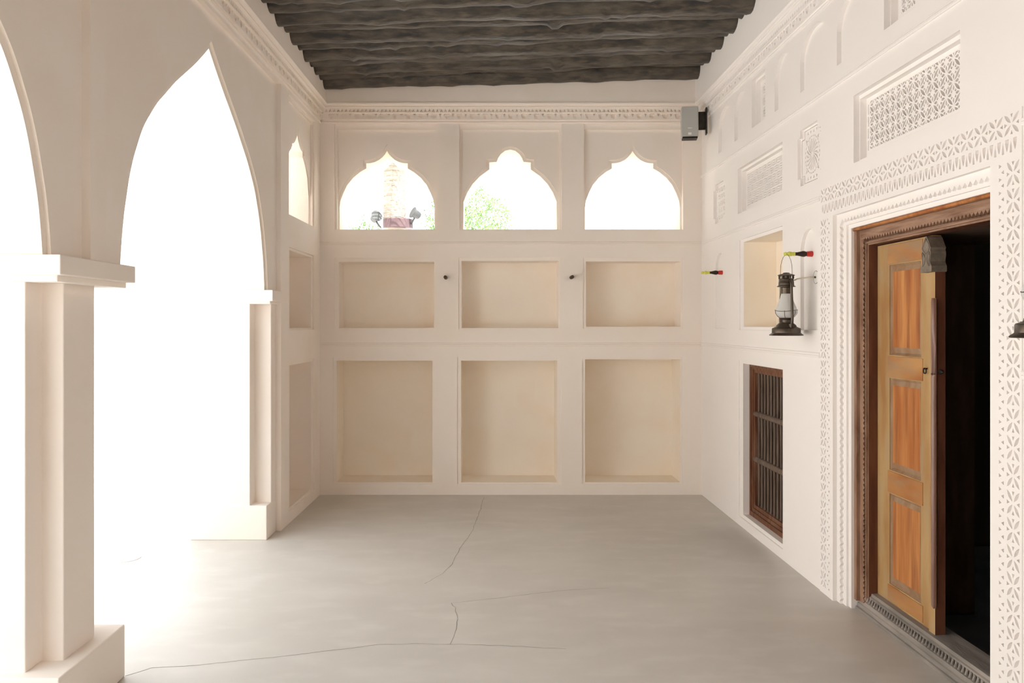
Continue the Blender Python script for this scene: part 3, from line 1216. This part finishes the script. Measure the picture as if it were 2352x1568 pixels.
# rail joints raised a touch
for b0, b1 in ((78, 102), (-69, -43), (-220, -193), (-363, -342)):
    pass
lf = obj('door_leaf', bm, DW_STILE); local_to(lf, door)
tag(lf, 'ochre and orange panelled door leaf')
for p_ in lf.data.polygons:
    if abs(p_.normal.y) > .9 and p_.center.y + door.location.y < (Lb + 2) * S:
        p_.material_index = 0
for b0, b1 in ((78, 102.5), (-69.5, -42.5), (-220.5, -192.5), (-362, -341.5)):
    bm = bmesh.new()
    boxm(bm, m_right, pa0 - 5, pa1 + 4, b0, b1, Dl - .9, Dl + .4)
    q_ = obj('rail', bm, DW_RAIL, lf)
    md = q_.modifiers.new('b', 'BEVEL'); md.width = .5 * S; md.segments = 2
    for v in q_.data.vertices: v.co -= door.location
for b0, b1 in pans:
    bm = bmesh.new()
    i1 = rect(pa0 + 3, pa1 - 3, b0 + 3, b1 - 3)
    # moulded border sloping in, then a raised field
    o1 = rect(pa0, pa1, b0, b1)
    V1 = [bm.verts.new(m_right(*p, Dl + 1.0)) for p in o1]
    V2 = [bm.verts.new(m_right(*p, Dl + 3.5)) for p in i1]
    f2 = rect(pa0 + 9, pa1 - 9, b0 + 9, b1 - 9)
    V3 = [bm.verts.new(m_right(*p, Dl + 3.5)) for p in i1]
    V4 = [bm.verts.new(m_right(*p, Dl + 1.8)) for p in rect(pa0 + 6, pa1 - 5, b0 + 10, b1 - 9)]
    for k in range(4):
        j = (k + 1) % 4
        bm.faces.new((V1[k], V1[j], V2[j], V2[k]))
        bm.faces.new((V3[k], V3[j], V4[j], V4[k]))
    bm.faces.new(V4)
    pp = obj('panel', bm, DW_PANEL, lf)
    pp.data.materials.append(DW_EDGE)
    for p_ in pp.data.polygons:
        if p_.index != len(pp.data.polygons) - 1: p_.material_index = 1
    for v in pp.data.vertices:
        v.co -= door.location
# post on the free edge
bm = bmesh.new()
boxm(bm, m_right, Zr(.5093), Zr(.5165), Lbot - 1, 66, Dl - 3, Dl + 9)
po = obj('meeting_post', bm, DW_STILE, lf)
po.data.materials.append(DW_DARK)
for p_ in po.data.polygons:
    if p_.normal.y < -.9: p_.material_index = 1
for v in po.data.vertices: v.co -= door.location
bm = bmesh.new()
ac = Zr(.5105)
tube(bm, [m_right(ac, 32 - 2.0, Dl - 3)] + [m_right(ac, v, Dl - 3) for v in (28, 0, -60, -58, -62, -150, -250, -330)] + [m_right(ac, -334, Dl - 3)],
     [1.0 * S] + [3.4 * S] * 2 + [3.4 * S, 3.4 * S, 3.4 * S] + [3.4 * S] * 3 + [1.0 * S], 12)
b_ = obj('rounded_bead', bm, DW_BEAD, lf, smooth=True)
for v in b_.data.vertices: v.co -= door.location
# outline groove ridge around the bead
bm = bmesh.new()
for off in (-4.6, 4.2):
    tube(bm, [m_right(ac + off, 30, Dl - 3), m_right(ac + off, -332, Dl - 3)], .8 * S, 6)
b_ = obj('bead_edging', bm, DW_DARK, lf)
for v in b_.data.vertices: v.co -= door.location
# carved head block
half = [(0, 103.5), (3, 101.5), (6.5, 97), (10, 92.5), (13, 89), (11.2, 86.5), (12.6, 84), (12.9, 80), (11.6, 76), (10.8, 73), (12.5, 70), (15, 67.5), (15.5, 62), (14, 60.5)]
cc = Zr(.5140)
loop = [(cc + x * .82, y) for x, y in half] + [(cc - x * .82, y) for x, y in reversed(half[1:])]
bm = bmesh.new()
fill(bm, loop, [], Dl - 9, m_right)
reveal(bm, loop, Dl - 9, Dl + 9, m_right)
fill(bm, loop, [], Dl + 9, m_right)
hb_ = obj('carved_head_block', bm, DW_CARVE, lf)
for v in hb_.data.vertices: v.co -= door.location
bm = bmesh.new()
def ridge(P, r=.8):
    tube(bm, [m_right(cc + x * .82, y, Dl - 9.2) for x, y in P], r * S, 6)
ridge([(0, 100), (5.5, 95), (10, 89.5), (6.5, 85.5), (0, 82), (-6.5, 85.5), (-10, 89.5), (-5.5, 95), (0, 100)])
ridge([(9.5, 84), (4.5, 81), (2, 76), (4.5, 71), (9, 68)])
ridge([(-9.5, 84), (-4.5, 81), (-2, 76), (-4.5, 71), (-9, 68)])
ridge([(9.5, 84), (10.3, 80), (9, 74), (9, 68)])
ridge([(-9.5, 84), (-10.3, 80), (-9, 74), (-9, 68)])
h2 = obj('carved_ridge', bm, DW_CARVE, lf, smooth=True)
for v in h2.data.vertices: v.co -= door.location
# ring staple and latch spike
bm = bmesh.new()
rc = m_right(Zr(.5215), -56.5, Dl - 1.5)
pts = [rc + Vector((-.006, math.cos(t) * 3.2 * S, math.sin(t) * 3.2 * S)) for t in [2 * math.pi * k / 14 for k in range(15)]]
tube(bm, pts, .8 * S, 6, cap=False)
tube(bm, [rc + Vector((.01, 0, 2.5 * S)), rc + Vector((-.012, 0, 2.5 * S))], 1.0 * S, 8)
h3 = obj('iron_ring', bm, IRON, lf, smooth=True)
for v in h3.data.vertices: v.co -= door.location
bm = bmesh.new()
lathe(bm, [(0, 3.2), (1, 3.0), (6, .6)], m_right(Zr(.5091), -56.5, Dl + 3), '-y', 8)
h4 = obj('latch_stud', bm, IRON, lf)
for v in h4.data.vertices: v.co -= door.location

# ---------------------------------------------------------------- barred window
win = empty('window_1', W(505, Zr(.784), -369))
tag(win, 'tall window with brown wooden frame and upright wooden bars', kind='structure')
wa0, wa1, wb0, wb1 = Zr(.7265), Zr(.8425), -369, -77
fi = (wa0 + 17, wa1 - 17, wb0 + 22, wb1 - 17)
bm = bmesh.new()
L1, L2 = rect(wa0, wa1, wb0 + .2, wb1), rect(wa0 + 6, wa1 - 6, wb0 + 9, wb1 - 6)
L3 = rect(wa0 + 11, wa1 - 11, wb0 + 15, wb1 - 11)
L4 = rect(*fi)
fill(bm, L1, [L2], 15, m_right); reveal(bm, L1, 15, 40, m_right); reveal(bm, L2, 15, 18, m_right)
fill(bm, L2, [L3], 18, m_right); reveal(bm, L3, 18, 20.5, m_right)
fill(bm, L3, [L4], 20.5, m_right); reveal(bm, L4, 20.5, 40, m_right)
o = obj('window_frame', bm, WINW); local_to(o, win)
nb = 11
for i in range(nb):
    c = fi[0] + (fi[1] - fi[0]) * (i + .5) / nb
    bm = bmesh.new()
    pts = [m_right(c, v, 27) for v in (fi[2], fi[3])]
    # square bar set diagonally with a small swelling
    vals = [fi[2] + (fi[3] - fi[2]) * k / 12 for k in range(13)]
    rs = [2.5 * S if k % 4 else 3.0 * S for k in range(13)]
    tube(bm, [m_right(c, v, 26) for v in vals], rs, 8)
    o = obj('bar', bm, BARW, smooth=False); local_to(o, win)
for b0, b1 in ((-177, -168), (-264, -254)):
    bm = bmesh.new()
    pr = [(b0, 33), (b0, 20.5), (b0 + 2, 18.6), (b1 - 3, 18.6), (b1 - 1.2, 20), (b1, 22), (b1, 33)]
    A = [bm.verts.new(m_right(fi[0] - 1, v, d)) for v, d in pr]
    B = [bm.verts.new(m_right(fi[1] + 5, v, d)) for v, d in pr]
    for i in range(len(pr)):
        j = (i + 1) % len(pr)
        bm.faces.new((A[i], B[i], B[j], A[j]))
    bm.faces.new(A); bm.faces.new(B)
    o = obj('rail', bm, BARW); local_to(o, win)
bm = bmesh.new()
boxm(bm, m_right, fi[0] - 1, fi[1] + 1, fi[2] - 1, fi[3] + 1, 38, 44)
for k in (1, 2, 3):
    c = fi[0] + (fi[1] - fi[0]) * k / 4
    boxm(bm, m_right, c - 4, c + 4, fi[2], fi[3], 36, 39)
o = obj('shutter', bm, SHUT); local_to(o, win)


# ---------------------------------------------------------------- pegs
def peg(origin, ax, label, colours=True, ln=45, rs=1.0, group='turned wooden pegs of the long wall'):
    e = empty('wall_peg', origin)
    tag(e, label, 'wall peg', group)
    if colours:
        segs = (('collar', RED, [(0, 4.2), (1, 4.5), (7.5, 4.0), (9.5, 3.6)], 'red collar'),
                ('shank', BLKP, [(9.5, 3.0), (12, 4.3), (15, 4.6), (19, 3.6), (24, 2.6), (27.5, 2.5)], 'black shank'),
                ('tip', YEL, [(27.5, 3.0), (29, 3.4), (30, 2.7), (34, 3.5), (37, 3.8), (38.5, 2.4), (40.5, 2.2), (42, 3.0), (44.5, 2.2), (45.5, .8)], 'yellow tip'))
        for nm, mt, pr, lb in segs:
            bm = bmesh.new()
            lathe(bm, [(h * ln / 45, r * rs) for h, r in pr], (0, 0, 0), ax, 16)
            o = obj(nm, bm, mt, e, smooth='auto'); o['label'] = lb
    else:
        for nm, pr in (('collar', [(0, 4.0), (1.5, 4.3), (5, 3.4)]), ('shank', [(5, 2.9), (12, 4.2), (18, 3.4), (22, 3.0), (26, 4.0), (28.5, 3.8), (30, 2.4), (30.4, .5)])):
            bm = bmesh.new()
            lathe(bm, pr, (0, 0, 0), ax, 16)
            obj(nm, bm, PEGD, e, smooth='auto')
    return e


peg(W(-100.5 * .985 - 0, D0, 105.5), '-y', 'small dark wooden peg between the left and middle square niches of the end wall', False,
    group='dark pegs of the end wall')
peg(W(191 * .99, D0, 106), '-y', 'small dark wooden peg between the middle and right square niches of the end wall', False,
    group='dark pegs of the end wall')
peg(W(494.5, Zr(.922), 108), '-x', 'red, black and yellow peg with nothing on it near the corner')
pegB = peg(W(494.5, Zr(.6655), 106.5), '-x', 'red, black and yellow peg carrying the oil lantern beside the doorway', ln=44)
peg(W(489, Zr(.35), 113), '-x', 'wall peg past the doorway from which the second lantern hangs', ln=46)


# ---------------------------------------------------------------- lanterns
def lantern(loc, rz, label, hook_h=124.5):
    e = empty('oil_lantern', loc, (0, 0, rz))
    tag(e, label, 'lantern', 'bronze oil lanterns hung from wall pegs')
    bm = bmesh.new()
    lathe(bm, [(0, 24.5), (.8, 25.2), (1.8, 24.5), (3.4, 22), (4.2, 21.2), (10.5, 21), (11.6, 20.2), (12.4, 17.5), (13.2, 17)], seg=40)
    o = obj('fuel_tank', bm, BRONZE, e, smooth='auto')
    bm = bmesh.new()
    lathe(bm, [(12, 4), (12, 3.3), (15, 3.3), (15.2, 4.2), (17.6, 4.2), (17.8, 3.4)], (15.5 * S, 0, 0), seg=16)
    obj('filler_cap', bm, BRONZE, e, smooth='auto')
    bm = bmesh.new()
    lathe(bm, [(12.5, 15.5), (16, 14.5), (19, 11), (20, 9), (20.2, 7), (24, 6.8), (24.4, 9.5), (26, 10.8), (27, 10.2), (27.2, 7)], seg=32)
    obj('burner', bm, BRONZE, e, smooth='auto')
    bm = bmesh.new()
    pr = [(26.5, 8.2), (28, 11), (31, 14.4), (34, 16.2), (37, 16.4), (41, 15.4), (48, 12.6), (55, 9.8), (61, 7.9), (65, 7.2)]
    lathe(bm, pr + [(h, r - .7) for h, r in reversed(pr)], seg=36, cap=False)
    obj('glass_globe', bm, FROST, e, smooth=True)
    bm = bmesh.new()
    lathe(bm, [(64, 7.4), (73, 7.7), (74, 9.0), (74.5, 13.6), (75.2, 13.7), (76.5, 11.6), (80, 11.2), (80.6, 11.6), (81.2, 11.2), (86, 10.8), (87, 9.8), (87, 6)], seg=36)
    lathe(bm, [(86.5, 7.2), (92, 7.2)], seg=24)
    for k in range(6):
        t = k * math.pi / 3
        tube(bm, [Vector((math.cos(t) * 9.8 * S, math.sin(t) * 9.8 * S, 86.5 * S)), Vector((math.cos(t) * 9.8 * S, math.sin(t) * 9.8 * S, 92 * S))], 1.6 * S, 6)
    obj('chimney', bm, BRONZE, e, smooth='auto')
    bm = bmesh.new()
    lathe(bm, [(91.5, 12.4), (92.2, 12.7), (93.4, 10.5), (94.6, 5.5), (96, 4.5), (96.4, 1)], seg=32)
    obj('top_cap', bm, BRONZE, e, smooth='auto')
    for s in (1, -1):
        bm = bmesh.new()
        P = [(8, 83.5), (11.5, 84.5), (14.2, 82.5), (15.5, 78), (16, 66), (17, 50), (18, 36), (18.2, 26), (17.6, 20), (15, 14.5), (13, 12.5)]
        tube(bm, [Vector((s * x * S, 0, h * S)) for x, h in P], 2.1 * S, 10)
        obj('side_tube', bm, BRONZE, e, smooth='auto')
    bm = bmesh.new()
    ring = [Vector((math.cos(t) * 16.6 * S, math.sin(t) * 16.6 * S, (38 + 1.2 * math.sin(2 * t)) * S)) for t in [2 * math.pi * k / 28 for k in range(29)]]
    tube(bm, ring, .38 * S, 5, cap=False)
    for k in range(6):
        t = k * math.pi / 3 + .4
        tube(bm, [Vector((math.cos(t) * r * S, math.sin(t) * r * S, h * S)) for r, h in ((16.6, 38), (16.4, 34), (13.5, 29.5), (9.5, 26.5))], .38 * S, 5)
    obj('wire_guard', bm, BRONZE, e)
    bm = bmesh.new()
    hk = hook_h
    P = [(11.6, 90), (11.4, 100), (10.8, 108), (9.2, 114), (6.5, 119.5), (3, 123), (0, 124)]
    P = [(x, h * hk / 124.5) for x, h in P]
    full = [Vector((x * S, 0, h * S)) for x, h in P] + [Vector((-x * S, 0, h * S)) for x, h in reversed(P[:-1])]
    tube(bm, full, .36 * S, 6)
    bh = obj('bail_handle', bm, BRONZE, e)
    bh.rotation_euler.z = math.radians(18)
    return e


lantern(W(454.5, Zr(.6655), -18.3), math.radians(-81), 'dark bronze oil lantern with frosted globe hanging left of the doorway')
lantern(W(447, Zr(.35), -11.5), math.radians(40), 'oil lantern partly cut off at the photo edge past the doorway')

# cable and clear disc behind the first lantern
cp = empty('cable_plate', W(489, Zr(.657), 70))
tag(cp, 'clear round wall plate with a pale cable running to the lantern', 'wall plate')
bm = bmesh.new()
lathe(bm, [(0, 9.5), (.8, 9.8), (1.4, 9.2)], (5.5 * S, 0, 0), '-x', 32)
obj('disc', bm, WHITE, cp, smooth='auto')
bm = bmesh.new()
ring = [Vector((4.4, math.cos(t) * 9.7, math.sin(t) * 9.7)) * S for t in [2 * math.pi * k / 32 for k in range(33)]]
tube(bm, ring, .35 * S, 5, cap=False)
obj('rim', bm, LAMPG, cp)
bm = bmesh.new()
lathe(bm, [(0, 1.6), (2.6, 1.3)], (4.2 * S, 0, 0), '-x', 12)
obj('screw', bm, LAMPG, cp, smooth='auto')
bm = bmesh.new()
P = [(4, 0, 0), (-4, 2, 0), (-12, 6, -1), (-20, 10, -2), (-24, 12, -4)]
tube(bm, [Vector((x * S, y * S, z * S)) for x, y, z in P], 1.1 * S, 8)
obj('cable', bm, CABLE, cp, smooth=True)

# ---------------------------------------------------------------- loudspeaker
sp = empty('loudspeaker', W(441, Zr(.957), 405), (math.radians(-3), 0, math.radians(-7)))
tag(sp, 'grey box loudspeaker fixed high in the corner under the cornice', 'loudspeaker')


def rbox(name, mat, x0, x1, y0, y1, z0, z1, bev, parent):
    bm = bmesh.new()
    box(bm, Vector((x0, y0, z0)) * S, Vector((x1, y1, z1)) * S)
    o = obj(name, bm, mat, parent)
    if bev:
        md = o.modifiers.new('b', 'BEVEL'); md.width = bev * S; md.segments = 3
    return o


rbox('cabinet', GREY, -17.5, 18.5, -9, 16, 3.5, 71, 2.2, sp)
rbox('grille', GREY, -16, 16.5, -10.2, -8.5, 6, 70, .8, sp)
rbox('foot_strip', BLACK, -16, 16.5, -9.5, 12, 0, 4, .8, sp)
rbox('sticker', WHITE, -4, 3, -10.8, -9.8, 7.5, 12.5, 0, sp)
rbox('badge', WHITE, -4.5, 4, -10.8, -9.8, 21.5, 23, 0, sp)
rbox('wall_bracket', IRON, 18, 38, 4, 9, 22, 62, .5, sp)
rbox('bracket_shadow_plate', IRON, 35, 38.5, -1, 14, 12, 70, .5, sp)  # dark plate stands for the bracket back and the shadow beside the speaker

# ---------------------------------------------------------------- outdoors
bm = bmesh.new()
g = -EYE - 3
for q in ([(-541, -6000), (-541, 2075), (-9000, 2075), (-9000, -6000)], [(-9000, 2075), (6000, 2075), (6000, 14000), (-9000, 14000)]):
    bm.faces.new([bm.verts.new(W(x, a, g)) for x, a in q])
o = obj('ground', bm, GROUND)
tag(o, 'sunlit pale paving of the courtyard', kind='structure')
mc = empty('manhole_cover', W((284 - 1123) * .735, .735 * D0, g))
tag(mc, 'round pale manhole cover in the courtyard paving outside the arch', 'manhole cover')
bm = bmesh.new()
lathe(bm, [(.1, 27.5), (1.2, 27.5), (1.5, 26.5), (1.5, 23.5), (.6, 23.3)], seg=40)
obj('rim', bm, MANH, mc, smooth='auto')
bm = bmesh.new()
lathe(bm, [(.2, 23), (1.1, 23), (1.2, 22)], seg=40)
obj('lid', bm, MANH, mc, smooth='auto')

bld = empty('building', W(-3300, 3.4 * D0, g))
tag(bld, 'sunlit building closing the courtyard, its face running across the view', 'building', 'white courtyard buildings')
bm = bmesh.new()
box(bm, W(-4700, 3.4 * D0, g), W(-1750, 3.8 * D0, 1150))
o = obj('wall', bm, COURTW); local_to(o, bld)
bm = bmesh.new()
box(bm, W(-4700, 3.37 * D0, 1080), W(-1730, 3.4 * D0, 1110))
o = obj('ledge', bm, COURTW); local_to(o, bld)
bld = empty('building', W(-2500, 1.0 * D0, g))  # added opposite the arcade to cut low-angle sky light; carries the lattice window
tag(bld, 'long pale building with a faint lattice window, added across the courtyard to block low sky', 'building', 'white courtyard buildings')
bm = bmesh.new()
box(bm, W(-3300, -2600, g), W(-2400, 3.36 * D0, 1150))
o = obj('wall', bm, COURTW); local_to(o, bld)
bm = bmesh.new()
box(bm, W(-2400, -2600, 1080), W(-2375, 3.36 * D0, 1110))
o = obj('ledge', bm, COURTW); local_to(o, bld)
bm = bmesh.new()
zc0 = 2400 / 831 * D0
for k in range(-8, 9):
    for s_ in (1, -1):
        tube(bm, [W(-2396, zc0 + k * 9 - s_ * 50, 590), W(-2396, zc0 + k * 9 + s_ * 50, 700)], 1.0 * S, 4)
o = obj('lattice_window', bm, BARK); local_to(o, bld)
bld = empty('building', W(-1500, -2700, g))  # unseen wall behind the camera, added to block low-angle sky
tag(bld, kind='structure')
bld.name = 'wall_sky_block_front'
bm = bmesh.new()
box(bm, W(-3300, -3200, g), W(600, -2600, 1150))
o = obj('wall', bm, COURTW); local_to(o, bld)

# palm behind the end wall with a lamp clamp
pz = 1.5
px_ = (906 - 1123) * pz
palm = empty('palm_tree', W(px_, pz * D0, g))
tag(palm, 'ringed palm trunk rising outside the left arched window', 'palm tree')
bm = bmesh.new()
prof = []
hh = 0
H_ = 1100
k = 0
while hh < H_:
    prof += [(hh, 40 - hh * .004), (hh + 13, 44 - hh * .004), (hh + 15, 39 - hh * .004)]
    hh += 17
lathe(bm, prof, seg=20)
obj('trunk', bm, BARK, palm, smooth='auto')
bm = bmesh.new()
rr = random.Random(5)
for k in range(26):
    an = rr.uniform(0, 2 * math.pi)
    el = rr.uniform(-.2, 1.0)
    pts = []
    for t in range(9):
        r = t * 42
        z = H_ + math.sin(el) * r - r * r * .0016
        pts.append(Vector((math.cos(an) * math.cos(el) * r, math.sin(an) * math.cos(el) * r, z)) * S)
    tube(bm, pts, 2.2 * S, 4)
    side = Vector((-math.sin(an), math.cos(an), 0))
    for t in range(1, 9):
        for u in range(4):
            p = pts[t - 1].lerp(pts[t], u / 4)
            d = (pts[t] - pts[t - 1]).normalized()
            for s in (1, -1):
                tip = p + side * s * 62 * S + d * 30 * S - Vector((0, 0, 18 * S))
                bm.faces.new([bm.verts.new(v) for v in (p - d * 2.5 * S, p + d * 2.5 * S, tip)])
obj('fronds', bm, LEAF, palm, recalc=False)
bm = bmesh.new()
zc_ = (743 - 514.5) * pz + EYE + 3
lathe(bm, [(zc_ - 16, 44), (zc_ - 15.5, 51), (zc_ - 14, 52), (zc_ + 14, 52), (zc_ + 15.5, 51), (zc_ + 16, 44)], W(px_ + 12, pz * D0, g) , seg=28)
cl = obj('lamp_clamp', bm, MAROON)
tag(cl, 'maroon metal band strapped round the palm trunk', 'lamp clamp')


def flood(px, py, rz, flip, label):
    e = empty('floodlight', W((px - 1123) * pz, pz * D0 - 30, (743 - py) * pz), (math.radians(-25), 0, rz))
    tag(e, label, 'floodlight', 'floodlights strapped to the palm')
    bm = bmesh.new()
    lathe(bm, [(-14, 9), (-10, 13), (8, 15), (14, 20), (16, 20)], axis='-y', seg=20)
    obj('lamp_head', bm, LAMPG, e, smooth='auto')
    bm = bmesh.new()
    tube(bm, [Vector((0, 0, -8)) * S, Vector((flip * 5, 0, -22)) * S, Vector((flip * 11, 2, -30)) * S, Vector((flip * 17, 6, -31)) * S], 3.2 * S, 8)
    obj('bracket', bm, LAMPG, e)


flood(864, 503, math.radians(35), 1, 'small grey floodlight on the left of the palm band')
flood(958, 495, math.radians(-60), -1, 'small grey floodlight on the right of the palm band')


def bush(name, cx, cz, vt, R, H2, n, label, seed, cat, trunk=True):
    e = empty(name, W((cx - 1123) * cz, cz * D0, g))
    tag(e, label, cat)
    r = random.Random(seed)
    top = (vt) * cz + EYE + 3
    if trunk:
        bm = bmesh.new()
        tube(bm, [Vector((0, 0, 0)), Vector((4, 3, top * .5)) * S, Vector((-5, 0, top * .9)) * S], [14 * S, 10 * S, 3 * S], 10)
        for k in range(7):
            an = r.uniform(0, 6.28)
            z = top * r.uniform(.45, .8)
            tube(bm, [Vector((0, 0, z)) * S, Vector((math.cos(an) * R * .7, math.sin(an) * R * .7, z + R * .5)) * S], [4 * S, 1 * S], 6)
        obj('trunk', bm, BARK, e)
    bm = bmesh.new()
    for c in range(n):
        while True:
            p = Vector((r.uniform(-1, 1), r.uniform(-1, 1), r.uniform(-1, 1)))
            if p.length < 1: break
        p = Vector((p.x * R, p.y * R, top - H2 + p.z * H2))
        for q in range(14):
            o_ = p + Vector((r.gauss(0, 13), r.gauss(0, 13), r.gauss(0, 13)))
            u = Vector((r.gauss(0, 1), r.gauss(0, 1), r.gauss(0, 1))).normalized()
            w = u.orthogonal().normalized()
            l = r.uniform(4, 8)
            bm.faces.new([bm.verts.new(x * S) for x in (o_ - u * l, o_ + w * l * .45, o_ + u * l, o_ - w * l * .45)])
    obj('foliage', bm, LEAF, e, recalc=False)


bush('tree', 1075, 1.85, 316, 190, 180, 480, 'leafy green tree outside the middle arched window', 3, 'tree')
bush('shrub', 850, 1.7, 232, 90, 60, 50, 'low green shrub outside the left arched window', 9, 'shrub', False)

# ---------------------------------------------------------------- light
w = bpy.data.worlds.new('sky')
bpy.context.scene.world = w
w.use_nodes = True
bg = w.node_tree.nodes['Background']
bg.inputs[0].default_value = (.88, .945, 1.0, 1)
bg.inputs[1].default_value = .74

sd = bpy.data.lights.new('sun', 'SUN')
sd.energy = 4.1
sd.angle = math.radians(.6)
sd.color = (1, .965, .93)
so = bpy.data.objects.new('sun', sd)
C.objects.link(so)
to_sun = Vector((.28, -.62, 1.15)).normalized()
so.rotation_euler = to_sun.to_track_quat('Z', 'Y').to_euler()

# ---------------------------------------------------------------- camera
cd = bpy.data.cameras.new('camera')
co = bpy.data.objects.new('camera', cd)
C.objects.link(co)
cd.sensor_width = 36
cd.lens = D0 / 2352 * 36
cd.shift_x = (1176 - 1123) / 2352
cd.shift_y = -(784 - 743) / 2352
cd.clip_start = .05
cd.clip_end = 500
co.location = W(0, 0, 0)
co.rotation_euler = (math.radians(90), 0, 0)
sc = bpy.context.scene
sc.camera = co
sc.view_settings.view_transform = 'Standard'
sc.view_settings.look = 'None'
sc.view_settings.gamma = 1
sc.view_settings.exposure = 2.12
sc.view_settings.use_curve_mapping = False
cy = sc.cycles
cy.max_bounces = 14
cy.diffuse_bounces = 12
cy.use_denoising = True
cy.sample_clamp_indirect = 6
